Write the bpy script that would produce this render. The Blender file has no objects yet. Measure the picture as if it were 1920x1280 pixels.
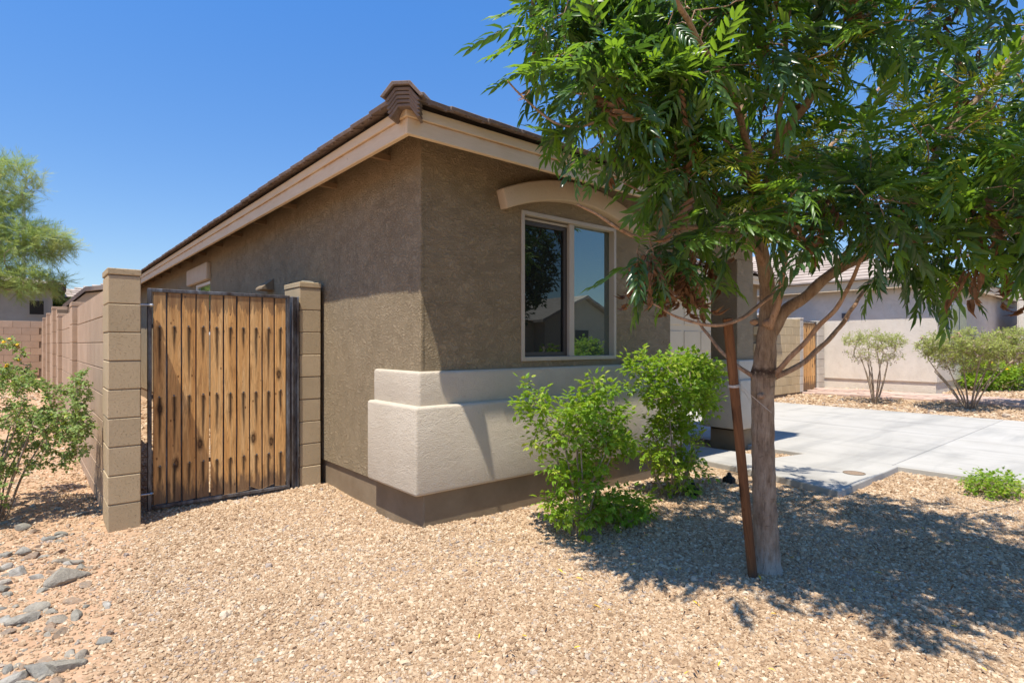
import bpy, bmesh, math, random
import numpy as np
from mathutils import Vector, Matrix

# ------------------------------------------------------------------ camera, world, sun, exposure
scene = bpy.context.scene
COL = scene.collection
CA, SA = 0.765, 0.6436            # camera axes in the house's own frame
CAMH = 1.31
FPX = 1068.0

def W(px, py, d):                 # photograph pixel at depth d -> point in the place
    r = (px - 960.0) / FPX * d
    return Vector((r * CA + d * SA, -r * SA + d * CA, CAMH + (645.0 - py) / FPX * d))

cam_d = bpy.data.cameras.new("camera")
cam = bpy.data.objects.new("camera", cam_d)
COL.objects.link(cam)
cam.location = (0, 0, CAMH)
cam.rotation_euler = (math.radians(90), 0, -math.atan2(SA, CA))
cam_d.sensor_width = 36.0
cam_d.lens = FPX / 1920 * 36.0
cam_d.shift_y = 5.0 / 1920
cam_d.clip_start = 0.05
cam_d.clip_end = 2000
scene.camera = cam

SUN_TRAVEL = Vector((0.345, 0.159, -1.0)).normalized()
world = bpy.data.worlds.new("World")
scene.world = world
world.use_nodes = True
wn = world.node_tree
wn.nodes.clear()
sky = wn.nodes.new("ShaderNodeTexSky")
sky.sky_type = 'NISHITA'
sky.sun_disc = False
sky.sun_elevation = math.asin(-SUN_TRAVEL.z)
sky.sun_rotation = math.atan2(-SUN_TRAVEL.x, -SUN_TRAVEL.y)
sky.altitude = 300
sky.air_density = 1.0
sky.dust_density = 0.3
sky.ozone_density = 6.0
bg = wn.nodes.new("ShaderNodeBackground")
bg.inputs[1].default_value = 0.104
wo = wn.nodes.new("ShaderNodeOutputWorld")
wtc = wn.nodes.new("ShaderNodeTexCoord")
wsep = wn.nodes.new("ShaderNodeSeparateXYZ")
wramp = wn.nodes.new("ShaderNodeValToRGB")
wmix = wn.nodes.new("ShaderNodeMix"); wmix.data_type = 'RGBA'; wmix.blend_type = 'MULTIPLY'; wmix.inputs[0].default_value = 1.0
wramp.color_ramp.elements[0].position = 0.10; wramp.color_ramp.elements[0].color = (1.0, 1.0, 1.0, 1)
wramp.color_ramp.elements[1].position = 0.50; wramp.color_ramp.elements[1].color = (0.72, 1.22, 1.60, 1)
wn.links.new(wtc.outputs["Generated"], wsep.inputs[0])
wn.links.new(wsep.outputs[2], wramp.inputs[0])
wn.links.new(sky.outputs[0], wmix.inputs[6])
wn.links.new(wramp.outputs[0], wmix.inputs[7])
wn.links.new(wmix.outputs[2], bg.inputs[0])
wn.links.new(bg.outputs[0], wo.inputs[0])

sun_d = bpy.data.lights.new("sun", 'SUN')
sun_d.energy = 5.0
sun_d.angle = math.radians(0.5)
sun_d.color = (1.0, 0.94, 0.83)
sun = bpy.data.objects.new("sun", sun_d)
COL.objects.link(sun)
sun.rotation_euler = SUN_TRAVEL.to_track_quat('-Z', 'Y').to_euler()

scene.view_settings.view_transform = 'Standard'
scene.view_settings.look = 'None'
scene.view_settings.exposure = 0.52
scene.view_settings.gamma = 1.0
scene.view_settings.use_curve_mapping = False

R = random.Random(7)
NR = np.random.default_rng(11)

# ------------------------------------------------------------------ node helper
class NT:
    def __init__(self, name):
        self.m = bpy.data.materials.new(name)
        self.m.use_nodes = True
        self.t = self.m.node_tree
        self.t.nodes.clear()
        self.out = self.t.nodes.new("ShaderNodeOutputMaterial")
        self._pos = None

    def n(self, typ, ins=None, **props):
        nd = self.t.nodes.new(typ)
        for k, v in props.items():
            setattr(nd, k, v)
        for k, v in (ins or {}).items():
            self.put(nd.inputs[k], v)
        return nd

    def put(self, sock, v):
        if isinstance(v, bpy.types.NodeSocket):
            self.t.links.new(v, sock)
        elif isinstance(v, (tuple, list)) and len(v) == 3 and sock.type == 'RGBA':
            sock.default_value = (*v, 1.0)
        else:
            sock.default_value = v

    def pos(self):
        if self._pos is None:
            self._pos = self.n("ShaderNodeNewGeometry").outputs["Position"]
        return self._pos

    def obj(self):
        return self.n("ShaderNodeTexCoord").outputs["Object"]

    def rnd(self):
        return self.n("ShaderNodeObjectInfo").outputs["Random"]

    def mapping(self, v, scale=(1, 1, 1), loc=(0, 0, 0)):
        nd = self.n("ShaderNodeMapping", {"Vector": v})
        nd.inputs["Scale"].default_value = scale
        nd.inputs["Location"].default_value = loc
        return nd.outputs[0]

    def noise(self, v, scale, detail=3, rough=0.55, dist=0.0):
        return self.n("ShaderNodeTexNoise", {"Vector": v, "Scale": scale, "Detail": detail, "Roughness": rough, "Distortion": dist}).outputs[0]

    def voro(self, v, scale, feature='F1', rand=1.0, out="Distance"):
        return self.n("ShaderNodeTexVoronoi", {"Vector": v, "Scale": scale, "Randomness": rand}, feature=feature).outputs[out]

    def ramp(self, f, stops, interp='LINEAR'):
        nd = self.n("ShaderNodeValToRGB", {"Fac": f})
        cr = nd.color_ramp
        cr.interpolation = interp
        while len(cr.elements) < len(stops):
            cr.elements.new(0.5)
        for e, (p, c) in zip(cr.elements, stops):
            e.position = p
            e.color = (*c, 1.0) if isinstance(c, tuple) else (c, c, c, 1.0)
        return nd.outputs[0]

    def math(self, op, a, b=0.0, c=None, clamp=False):
        nd = self.n("ShaderNodeMath", operation=op, use_clamp=clamp)
        self.put(nd.inputs[0], a)
        self.put(nd.inputs[1], b)
        if c is not None:
            self.put(nd.inputs[2], c)
        return nd.outputs[0]

    def mix(self, f, a, b, blend='MIX'):
        nd = self.n("ShaderNodeMix", data_type='RGBA', blend_type=blend)
        self.put(nd.inputs[0], f)
        self.put(nd.inputs[6], a)
        self.put(nd.inputs[7], b)
        return nd.outputs[2]

    def xyz(self, v):
        return self.n("ShaderNodeSeparateXYZ", {"Vector": v}).outputs

    def bump(self, h, strength=0.5, dist=0.01, normal=None):
        ins = {"Height": h, "Strength": strength, "Distance": dist}
        if normal is not None:
            ins["Normal"] = normal
        return self.n("ShaderNodeBump", ins).outputs[0]

    def principled(self, color, rough=0.8, bump=None, metallic=0.0, spec=0.3):
        ins = {"Base Color": color, "Roughness": rough, "Metallic": metallic, "Specular IOR Level": spec}
        if bump is not None:
            ins["Normal"] = bump
        return self.n("ShaderNodeBsdfPrincipled", ins).outputs[0]

    def done(self, sh):
        self.t.links.new(sh, self.out.inputs[0])
        return self.m

def mottled(name, c1, c2, scale=6, rough=0.85, bscale=120, bstr=0.4, bdist=0.004, spec=0.25, metallic=0.0, per_obj=0.0):
    t = NT(name)
    f = t.noise(t.pos(), scale, 4, 0.6)
    col = t.ramp(f, [(0.3, c1), (0.7, c2)])
    if per_obj:
        v = t.math('MULTIPLY_ADD', t.rnd(), per_obj, 1.0 - per_obj * 0.5)
        col = t.mix(1.0, col, t.n("ShaderNodeCombineColor", {0: v, 1: v, 2: v}).outputs[0], 'MULTIPLY')
    b = t.bump(t.noise(t.pos(), bscale, 3, 0.6), bstr, bdist)
    return t.done(t.principled(col, rough, b, metallic, spec))

# ------------------------------------------------------------------ materials
def mat_stucco(name, c1, c2, strength=1.0, kind='lace'):
    t = NT(name)
    p = t.pos()
    warp = t.n("ShaderNodeVectorMath", {0: p}, operation='ADD')
    wv = t.n("ShaderNodeTexNoise", {"Vector": p, "Scale": 7.0, "Detail": 2.0}).outputs[1]
    sc = t.n("ShaderNodeVectorMath", {0: wv}, operation='SCALE')
    sc.inputs[3].default_value = 0.12
    t.put(warp.inputs[1], sc.outputs[0])
    wp = warp.outputs[0]
    if kind == 'lace':
        mus = t.noise(t.mapping(wp, (1, 1, 1.7)), 27, 4, 0.6, 0.25)
        ridg = t.math('ABSOLUTE', t.math('SUBTRACT', mus, 0.5))
        h1 = t.ramp(ridg, [(0.0, 0.0), (0.06, 0.5), (0.22, 1.0)])
        fine = t.noise(p, 220, 2, 0.6)
        big = t.noise(p, 9, 2, 0.5)
        h = t.math('MULTIPLY_ADD', h1, t.math('MULTIPLY_ADD', big, 1.0, 0.25, True), t.math('MULTIPLY', fine, 0.22))
        bmp = t.bump(h, 1.0, 0.0105 * strength)
        f = t.noise(p, 2.2, 4, 0.6)
        col = t.ramp(f, [(0.3, c1), (0.72, c2)])
        streak = t.noise(t.mapping(wp, (3, 3, 0.7)), 5.0, 4, 0.7, 1.2)
        col = t.mix(t.ramp(streak, [(0.56, 0.0), (0.70, 0.10)]), col, tuple(min(1, c * 1.35) for c in c2))
    else:
        g = t.noise(p, 120, 3, 0.65)
        g2 = t.noise(p, 22, 3, 0.6)
        h = t.math('MULTIPLY_ADD', g, 1.0, t.math('MULTIPLY', g2, 0.7))
        bmp = t.bump(h, 1.0, 0.010 * strength)
        f = t.noise(p, 3.0, 5, 0.65)
        col = t.ramp(f, [(0.3, c1), (0.7, c2)])
        spk = t.noise(p, 60, 2, 0.5)
        col = t.mix(t.ramp(spk, [(0.62, 0.0), (0.75, 0.35)]), col, tuple(c * 0.75 for c in c1))
    return t.done(t.principled(col, 0.92, bmp, 0, 0.15))

M = {}
M['stucco'] = mat_stucco("brown_stucco", (0.278, 0.216, 0.136), (0.325, 0.254, 0.163), 1.0)
M['cream'] = mat_stucco("cream_stucco", (0.54, 0.462, 0.358), (0.61, 0.53, 0.42), 1.0, 'grit')
M['cream_trim'] = mat_stucco("cream_trim", (0.52, 0.41, 0.29), (0.57, 0.455, 0.33), 0.4, 'grit')
M['found'] = mottled("painted_foundation", (0.20, 0.145, 0.09), (0.25, 0.19, 0.125), 5, 0.9, 60, 0.4, 0.004)
M['neigh'] = mat_stucco("grey_stucco", (0.66, 0.585, 0.495), (0.74, 0.665, 0.57), 0.8)
M['neigh_grey'] = mottled("far_grey_stucco", (0.33, 0.34, 0.35), (0.40, 0.41, 0.42), 2, 0.9)
M['beige_wall'] = mottled("beige_wall", (0.50, 0.43, 0.33), (0.56, 0.48, 0.38), 2, 0.9)

def mat_fascia():
    t = NT("painted_fascia")
    p = t.pos()
    f = t.noise(t.mapping(p, (0.8, 0.8, 6)), 6, 4, 0.6)
    col = t.ramp(f, [(0.25, (0.60, 0.465, 0.30)), (0.75, (0.69, 0.55, 0.38))])
    z = t.xyz(p)[2]
    rust = t.math('MULTIPLY', t.ramp(t.math('SUBTRACT', 2.725, z), [(0.0, 0.0), (0.004, 1.0), (0.02, 0.25), (0.04, 0.0)]), t.ramp(t.noise(p, 5, 3, 0.6), [(0.4, 0.1), (0.65, 0.75)]))
    col = t.mix(rust, col, (0.42, 0.20, 0.06))
    sp = t.voro(t.mapping(p, (1, 1, 1)), 5.5)
    col = t.mix(t.ramp(sp, [(0.02, 0.7), (0.045, 0.0)]), col, (0.12, 0.06, 0.03))
    b = t.bump(t.noise(t.mapping(p, (3, 3, 30)), 20, 3, 0.6), 0.25, 0.003)
    return t.done(t.principled(col, 0.7, b, 0, 0.3))
M['fascia'] = mat_fascia()
M['dark_band'] = mottled("dark_flashing", (0.028, 0.022, 0.018), (0.045, 0.035, 0.028), 8, 0.85)
M['soffit'] = mottled("soffit_board", (0.20, 0.13, 0.07), (0.25, 0.17, 0.10), 6, 0.85)

def mat_tile():
    t = NT("roof_tile")
    p = t.pos()
    v = t.rnd()
    base = t.ramp(t.noise(p, 14, 4, 0.7), [(0.25, (0.145, 0.105, 0.085)), (0.55, (0.215, 0.165, 0.135)), (0.8, (0.30, 0.245, 0.205))])
    col = t.mix(t.math('MULTIPLY', v, 0.45), base, (0.13, 0.10, 0.09))
    col = t.mix(t.ramp(t.noise(p, 60, 3, 0.7), [(0.62, 0.0), (0.7, 0.5)]), col, (0.42, 0.36, 0.30))
    b = t.bump(t.noise(t.mapping(p, (1, 1, 1)), 150, 3, 0.7), 0.6, 0.004)
    return t.done(t.principled(col, 0.9, b, 0, 0.2))
M['tile'] = mat_tile()

def mat_block(name, c1, c2):
    t = NT(name)
    p = t.pos()
    f = t.noise(p, 4, 4, 0.6)
    col = t.ramp(f, [(0.3, c1), (0.7, c2)])
    v = t.math('MULTIPLY_ADD', t.rnd(), 0.14, 0.93)
    col = t.mix(1.0, col, t.n("ShaderNodeCombineColor", {0: v, 1: v, 2: v}).outputs[0], 'MULTIPLY')
    pits = t.noise(t.mapping(p, (1, 1, 2.4)), 75, 3, 0.65)
    h = t.math('ADD', t.ramp(pits, [(0.30, 0.0), (0.40, 1.0)]), t.math('MULTIPLY', t.noise(p, 260, 2, 0.6), 0.3))
    b = t.bump(h, 0.9, 0.006)
    return t.done(t.principled(col, 0.92, b, 0, 0.15))
M['block'] = mat_block("painted_block", (0.40, 0.305, 0.185), (0.455, 0.35, 0.22))
M['fence_block'] = mat_block("pinkish_block", (0.40, 0.28, 0.19), (0.46, 0.33, 0.23))
M['tan_block'] = mat_block("yellow_tan_block", (0.50, 0.38, 0.22), (0.56, 0.43, 0.26))
M['grey_block'] = mat_block("pale_grey_block", (0.50, 0.45, 0.38), (0.56, 0.51, 0.44))
M['mortar'] = mottled("mortar", (0.17, 0.125, 0.085), (0.21, 0.155, 0.105), 20, 0.95)

def mat_wood(name, ca, cb, cc, grey=0.3, streaks=True, ringk=1.0):
    t = NT(name)
    o = t.obj()
    rnd = t.rnd()
    x, y, z = t.xyz(o)
    off = t.math('MULTIPLY', rnd, 37.0)
    # a knot per board pulls the grain aside
    kx = t.math('MULTIPLY_ADD', t.math('FRACT', t.math('MULTIPLY', rnd, 17.31)), 0.05, -0.025)
    def knot(k, zz):
        kz = t.math('MULTIPLY_ADD', t.math('FRACT', t.math('MULTIPLY', rnd, k)), zz[1] - zz[0], zz[0])
        dx = t.math('SUBTRACT', x, kx)
        dz = t.math('MULTIPLY', t.math('SUBTRACT', z, kz), 0.45)
        d = t.math('SQRT', t.math('ADD', t.math('MULTIPLY', dx, dx), t.math('MULTIPLY', dz, dz)))
        return d, dx
    d1, dx1 = knot(91.7, (-0.75, -0.05))
    d2, dx2 = knot(53.3, (0.05, 0.7))
    d1 = t.math('ADD', d1, t.ramp(t.math('FRACT', t.math('MULTIPLY', rnd, 23.9)), [(0.0, 0.0), (0.55, 0.0), (0.56, 1.0)]))
    d2 = t.math('ADD', d2, t.ramp(t.math('FRACT', t.math('MULTIPLY', rnd, 41.3)), [(0.0, 0.0), (0.35, 0.0), (0.36, 1.0)]))
    dm = t.math('MINIMUM', d1, d2)
    dm = t.math('ADD', dm, t.math('MULTIPLY', t.math('SUBTRACT', t.noise(o, 70, 3, 0.7), 0.5), 0.016))
    sp1 = t.voro(t.n("ShaderNodeCombineXYZ", {0: t.math('ADD', x, off), 1: 0.0, 2: t.math('MULTIPLY', z, 0.55)}).outputs[0], 15.0)
    pull = t.math('DIVIDE', 0.00012, t.math('ADD', t.math('MULTIPLY', dm, dm), 0.0006))
    xx = t.math('ADD', x, t.math('MULTIPLY', pull, t.math('MULTIPLY', t.math('SIGN', dx1), 0.12)))
    v = t.n("ShaderNodeCombineXYZ", {0: t.math('ADD', xx, off), 1: t.math('MULTIPLY', y, 0.6), 2: t.math('MULTIPLY', z, 0.05)}).outputs[0]
    big = t.noise(v, 24, 3, 0.55, 0.6)
    rings = t.math('ABSOLUTE', t.math('SINE', t.math('MULTIPLY', big, 34.0 * ringk)))
    fine = t.noise(t.n("ShaderNodeCombineXYZ", {0: t.math('ADD', x, off), 1: y, 2: t.math('MULTIPLY', z, 0.03)}).outputs[0], 190, 3, 0.7)
    col = t.ramp(big, [(0.3, ca), (0.5, cb), (0.7, cc)])
    col = t.mix(t.math('MULTIPLY', t.math('POWER', rings, 3.0), 0.42), col, tuple(c * 0.42 for c in ca))
    col = t.mix(t.ramp(fine, [(0.5, 0.0), (0.75, 0.35)]), col, tuple(c * 0.35 for c in ca))
    col = t.mix(t.math('MULTIPLY', t.math('FRACT', t.math('MULTIPLY', rnd, 7.7)), 0.35 if streaks else 0.1), col, (0.34, 0.165, 0.065))
    if streaks:
        col = t.mix(t.math('MULTIPLY', t.math('FRACT', t.math('MULTIPLY', rnd, 13.1)), 0.22), col, (0.80, 0.52, 0.25))
    # knots
    col = t.mix(t.ramp(sp1, [(0.05, 0.85), (0.12, 0.0)]), col, (0.10, 0.035, 0.012))
    col = t.mix(t.ramp(dm, [(0.006, 0.75), (0.012, 1.0), (0.019, 0.55), (0.034, 0.0)]), col, (0.040, 0.016, 0.007))
    # weathered dark end grain towards the foot, ragged
    blo = t.noise(t.n("ShaderNodeCombineXYZ", {0: t.math('ADD', x, off), 1: 0.0, 2: t.math('MULTIPLY', z, 0.14)}).outputs[0], 34, 4, 0.65)
    foot = t.ramp(t.math('ADD', t.math('MULTIPLY', z, -1.0), t.math('MULTIPLY', blo, 0.55)), [(0.0, 0.0), (0.9, 0.0), (1.06, 1.0)])
    col = t.mix(t.math('MULTIPLY', foot, 0.75), col, (0.085, 0.06, 0.048))
    top = t.ramp(t.math('ADD', z, t.math('MULTIPLY', blo, 0.5)), [(0.0, 0.0), (0.97, 0.0), (1.1, 1.0)])
    col = t.mix(t.math('MULTIPLY', top, 0.55), col, (0.07, 0.05, 0.04))
    if streaks:
        # rust streaks that have run down from each bolt
        wob = t.math('MULTIPLY', t.math('SUBTRACT', t.noise(t.n("ShaderNodeCombineXYZ", {0: off, 1: 0.0, 2: z}).outputs[0], 6, 2, 0.5), 0.5), 0.012)
        ax = t.math('ABSOLUTE', t.math('ADD', x, wob))
        tot = None
        for q_, zb in enumerate((0.585, 0.035, -0.505)):
            dz = t.math('SUBTRACT', zb, z)
            ln = t.math('MULTIPLY_ADD', t.math('FRACT', t.math('MULTIPLY', rnd, 61.7 + 13.3 * q_)), 0.36, 0.16)
            u_ = t.math('DIVIDE', dz, ln)
            on = t.ramp(u_, [(0.0, 0.0), (0.02, 1.0), (0.5, 0.95), (0.8, 0.5), (1.0, 0.0)])
            wd = t.math('MULTIPLY_ADD', t.math('SUBTRACT', 1.0, u_, clamp=True), 0.0135, 0.0065)
            e_ = t.math('SUBTRACT', 1.15, t.math('DIVIDE', ax, wd), clamp=True)
            on = t.math('MULTIPLY', on, e_)
            tot = on if tot is None else t.math('MAXIMUM', tot, on)
        halo = t.math('MULTIPLY', t.ramp(t.noise(t.n("ShaderNodeCombineXYZ", {0: t.math('ADD', x, off), 1: 0.0, 2: t.math('MULTIPLY', z, 0.12)}).outputs[0], 28, 4, 0.7), [(0.52, 0.0), (0.68, 0.7)]), 0.8)
        col = t.mix(halo, col, (0.16, 0.075, 0.03))
        s = t.math('MULTIPLY', tot, 0.95, clamp=True)
        col = t.mix(s, col, (0.030, 0.018, 0.012))
    h = t.math('ADD', t.math('MULTIPLY', rings, 0.4), fine)
    b = t.bump(h, 0.5, 0.002)
    return t.done(t.principled(col, 0.72, b, 0, 0.25))
M['wood'] = mat_wood("gate_wood", (0.60, 0.285, 0.085), (0.78, 0.43, 0.15), (0.88, 0.58, 0.27))
M['stake'] = mat_wood("stake_wood", (0.13, 0.052, 0.022), (0.18, 0.075, 0.030), (0.25, 0.110, 0.045), streaks=False)

def mat_steel():
    t = NT("weathered_steel")
    p = t.pos()
    f = t.noise(t.mapping(p, (1, 1, 0.3)), 14, 4, 0.7)
    col = t.ramp(f, [(0.35, (0.06, 0.042, 0.035)), (0.5, (0.12, 0.115, 0.12)), (0.7, (0.23, 0.245, 0.27))])
    b = t.bump(t.noise(p, 120, 3, 0.7), 0.2, 0.002)
    return t.done(t.principled(col, 0.5, b, 0.55, 0.4))
M['steel'] = mat_steel()
M['zinc'] = mottled("zinc_bolt", (0.38, 0.38, 0.38), (0.5, 0.5, 0.5), 30, 0.35, metallic=0.9)
M['black'] = mottled("black_plastic", (0.012, 0.012, 0.014), (0.02, 0.02, 0.022), 10, 0.55)
M['vinyl'] = mottled("beige_vinyl", (0.40, 0.345, 0.275), (0.45, 0.39, 0.32), 3, 0.45, 200, 0.05, 0.001, 0.5)
M['darkframe'] = mottled("dark_screen_frame", (0.05, 0.042, 0.038), (0.065, 0.055, 0.05), 3, 0.5, 200, 0.05, 0.001, 0.4)
M['interior'] = mottled("dark_room", (0.03, 0.03, 0.03), (0.04, 0.04, 0.04), 2, 0.9)

def mat_glass(name, fac, tint, base, wav=0.0):
    t = NT(name)
    g = t.n("ShaderNodeBsdfGlossy", {"Color": tint, "Roughness": 0.004})
    if wav:
        t.put(g.inputs["Normal"], t.bump(t.noise(t.mapping(t.pos(), (1, 1, 0.6)), 3.0, 1, 0.5), wav, 0.01))
    d = t.n("ShaderNodeBsdfDiffuse", {"Color": base})
    fr = t.n("ShaderNodeFresnel", {"IOR": 1.5}).outputs[0]
    f = t.math('ADD', fr, fac, clamp=True)
    mx = t.n("ShaderNodeMixShader", {0: f, 1: d.outputs[0], 2: g.outputs[0]})
    return t.done(mx.outputs[0])
M['glass'] = mat_glass("window_glass", 0.25, (0.62, 0.74, 0.70), (0.050, 0.060, 0.056), 0.05)
M['glass_screen'] = mat_glass("screened_glass", 0.03, (0.80, 0.93, 0.93), (0.012, 0.013, 0.013), 0.05)

def mat_concrete():
    t = NT("concrete")
    p = t.pos()
    f = t.noise(p, 2.2, 5, 0.65)
    col = t.ramp(f, [(0.3, (0.40, 0.378, 0.338)), (0.7, (0.455, 0.432, 0.39))])
    st = t.noise(t.mapping(p, (0.5, 2.2, 1)), 0.9, 5, 0.6, 0.4)
    col = t.mix(t.ramp(st, [(0.48, 0.0), (0.66, 0.5)]), col, (0.24, 0.235, 0.22))
    st2 = t.noise(t.mapping(p, (2.2, 0.35, 1)), 1.3, 4, 0.6, 0.3)
    col = t.mix(t.ramp(st2, [(0.52, 0.0), (0.7, 0.30)]), col, (0.27, 0.25, 0.215))
    ty = t.noise(t.mapping(p, (3.0, 0.12, 1)), 1.1, 5, 0.7, 0.2)
    col = t.mix(t.ramp(ty, [(0.56, 0.0), (0.68, 0.45)]), col, (0.20, 0.19, 0.17))
    oil = t.voro(t.mapping(p, (1, 1, 1)), 0.9)
    col = t.mix(t.ramp(t.math('ADD', oil, t.math('MULTIPLY', t.noise(p, 9, 3, .6), .1)), [(0.06, 0.55), (0.15, 0.0)]), col, (0.17, 0.15, 0.12))
    sp = t.noise(p, 46, 3, 0.7)
    col = t.mix(t.ramp(sp, [(0.66, 0.0), (0.74, 0.4)]), col, (0.36, 0.33, 0.28))
    v = t.math('MULTIPLY_ADD', t.rnd(), 0.08, 0.96)
    col = t.mix(1.0, col, t.n("ShaderNodeCombineColor", {0: v, 1: v, 2: v}).outputs[0], 'MULTIPLY')
    b = t.bump(t.noise(t.mapping(p, (1, 8, 1)), 70, 3, 0.7), 0.3, 0.003)
    return t.done(t.principled(col, 0.9, b, 0, 0.2))
M['concrete'] = mat_concrete()
M['paver'] = mottled("pink_pavers", (0.46, 0.33, 0.27), (0.54, 0.40, 0.33), 9, 0.9, per_obj=0.2)

def gravel_colors(t, f):
    return t.ramp(f, [(0.0, (0.24, 0.15, 0.085)), (0.13, (0.37, 0.243, 0.146)), (0.42, (0.43, 0.295, 0.178)), (0.70, (0.50, 0.36, 0.228)), (0.92, (0.63, 0.51, 0.365)), (0.985, (0.32, 0.26, 0.22))])

def mat_ground():
    t = NT("ground_gravel")
    p = t.pos()
    vc = t.n("ShaderNodeTexVoronoi", {"Vector": p, "Scale": 62.0})
    r = t.n("ShaderNodeSeparateColor", {0: vc.outputs["Color"]}).outputs[0]
    g = gravel_colors(t, r)
    g = t.mix(t.ramp(vc.outputs["Distance"], [(0.35, 0.0), (0.75, 0.8)]), g, (0.27, 0.175, 0.10))
    nz = t.noise(p, 1.2, 4, 0.6)
    g = t.mix(t.ramp(nz, [(0.45, 0.0), (0.7, 0.25)]), g, (0.36, 0.24, 0.15))
    dirt = t.ramp(t.noise(p, 5, 5, 0.65), [(0.3, (0.40, 0.245, 0.145)), (0.7, (0.50, 0.325, 0.205))])
    dirt = t.mix(t.ramp(t.noise(p, 55, 4, 0.7), [(0.55, 0.0), (0.7, 0.5)]), dirt, (0.42, 0.31, 0.22))
    x, y, z = t.xyz(p)
    edge = t.math('ADD', t.math('SUBTRACT', x, t.math('MULTIPLY', y, 0.13)), t.math('MULTIPLY', t.noise(p, 3.0, 4, 0.6), 0.5))
    isg = t.ramp(t.math('MULTIPLY_ADD', edge, 1.0, 0.40), [(0.40, 0.0), (0.72, 1.0)])
    col = t.mix(isg, dirt, g)
    hv = t.math('SUBTRACT', 1.0, vc.outputs["Distance"])
    h = t.math('ADD', t.math('MULTIPLY', hv, t.math('MULTIPLY_ADD', isg, 0.85, 0.15)), t.math('MULTIPLY', t.noise(p, 30, 4, 0.7), 0.5))
    b = t.bump(h, 0.7, 0.012)
    return t.done(t.principled(col, 0.95, b, 0, 0.1))
M['ground'] = mat_ground()

def mat_stone(name, ramp_stops=None):
    t = NT(name)
    r = t.rnd()
    if ramp_stops is None:
        big = t.noise(t.pos(), 1.6, 4, 0.6)
        col = gravel_colors(t, t.math('ADD', r, t.math('MULTIPLY', t.math('SUBTRACT', big, 0.5), 0.5), clamp=True))
    else:
        col = t.ramp(r, ramp_stops)
        col = t.mix(t.ramp(t.noise(t.pos(), 28, 4, 0.75), [(0.42, 0.0), (0.62, 0.6)]), col, (0.16, 0.145, 0.12))
    col = t.mix(t.ramp(t.noise(t.pos(), 90, 3, 0.7), [(0.45, 0.0), (0.75, 0.35)]), col, (0.36, 0.265, 0.18) if ramp_stops is None else (0.50, 0.44, 0.36))
    b = t.bump(t.noise(t.pos(), 160 if ramp_stops is None else 45, 5, 0.75), 0.7, 0.003 if ramp_stops is None else 0.012)
    return t.done(t.principled(col, 0.9, b, 0, 0.2))
M['stone'] = mat_stone("gravel_stone")
M['rock'] = mat_stone("grey_rock", [(0.0, (0.17, 0.165, 0.135)), (0.25, (0.27, 0.245, 0.195)), (0.5, (0.36, 0.315, 0.25)), (0.7, (0.22, 0.215, 0.19)), (0.85, (0.44, 0.40, 0.34)), (1.0, (0.32, 0.26, 0.19))])
M['rock_tan'] = mat_stone("tan_rock", [(0.0, (0.28, 0.185, 0.12)), (1.0, (0.36, 0.25, 0.165))])

def mat_leaf(name, c1, c2, rough=0.38, transl=0.3, tcol=None, spec=0.5, nscale=6.0):
    t = NT(name)
    f = t.noise(t.pos(), nscale, 2, 0.6)
    f2 = t.noise(t.pos(), 45, 1, 0.5)
    col = t.ramp(t.math('MULTIPLY_ADD', f2, 0.5, t.math('MULTIPLY', f, 0.5)), [(0.36, c1), (0.62, c2)])
    pr = t.principled(col, rough, None, 0, spec)
    tr = t.n("ShaderNodeBsdfTranslucent", {"Color": tcol or tuple(min(1, c * 1.9) for c in c2)})
    mx = t.n("ShaderNodeMixShader", {0: transl, 1: pr, 2: tr.outputs[0]})
    return t.done(mx.outputs[0])
M['leaf_dark'] = mat_leaf("dark_green_leaf", (0.030, 0.066, 0.026), (0.062, 0.125, 0.042), 0.28, 0.24, (0.16, 0.33, 0.03))
M['leaf_mid'] = mat_leaf("green_leaf", (0.055, 0.125, 0.020), (0.115, 0.22, 0.032), 0.36, 0.40, (0.30, 0.50, 0.03))
M['leaf_new'] = mat_leaf("yellow_green_leaf", (0.26, 0.33, 0.03), (0.46, 0.48, 0.05), 0.45, 0.38, (0.50, 0.55, 0.05))
M['leaf_dead'] = mat_leaf("dead_brown_leaf", (0.13, 0.070, 0.038), (0.28, 0.165, 0.09), 0.65, 0.22, (0.35, 0.14, 0.04), 0.2)
M['shrub_a'] = mat_leaf("bright_shrub_leaf", (0.11, 0.23, 0.018), (0.24, 0.39, 0.035), 0.45, 0.42, (0.48, 0.68, 0.04), 0.35)
M['shrub_b'] = mat_leaf("yellowish_shrub_leaf", (0.24, 0.33, 0.03), (0.40, 0.46, 0.06), 0.5, 0.35, (0.45, 0.6, 0.06), 0.35)
M['lantana'] = mat_leaf("dull_green_leaf", (0.14, 0.22, 0.055), (0.29, 0.38, 0.12), 0.6, 0.3, (0.35, 0.45, 0.1), 0.25)
M['sage'] = mat_leaf("sage_leaf", (0.26, 0.31, 0.075), (0.44, 0.47, 0.15), 0.7, 0.3, (0.6, 0.65, 0.15), 0.15)
M['sage_dry'] = mat_leaf("dry_sage_leaf", (0.23, 0.18, 0.13), (0.36, 0.29, 0.21), 0.8, 0.2, (0.4, 0.3, 0.2), 0.1)
M['needle'] = mat_leaf("feathery_needles", (0.20, 0.29, 0.08), (0.34, 0.42, 0.13), 0.6, 0.35, (0.45, 0.55, 0.15), 0.2, 0.8)
M['needle2'] = mat_leaf("feathery_needles_light", (0.30, 0.36, 0.12), (0.42, 0.46, 0.18), 0.6, 0.35, (0.55, 0.6, 0.2), 0.2, 0.8)
M['far_leaf'] = mat_leaf("far_leaf", (0.05, 0.095, 0.035), (0.12, 0.18, 0.065), 0.6, 0.25, None, 0.2, 1.5)
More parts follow.
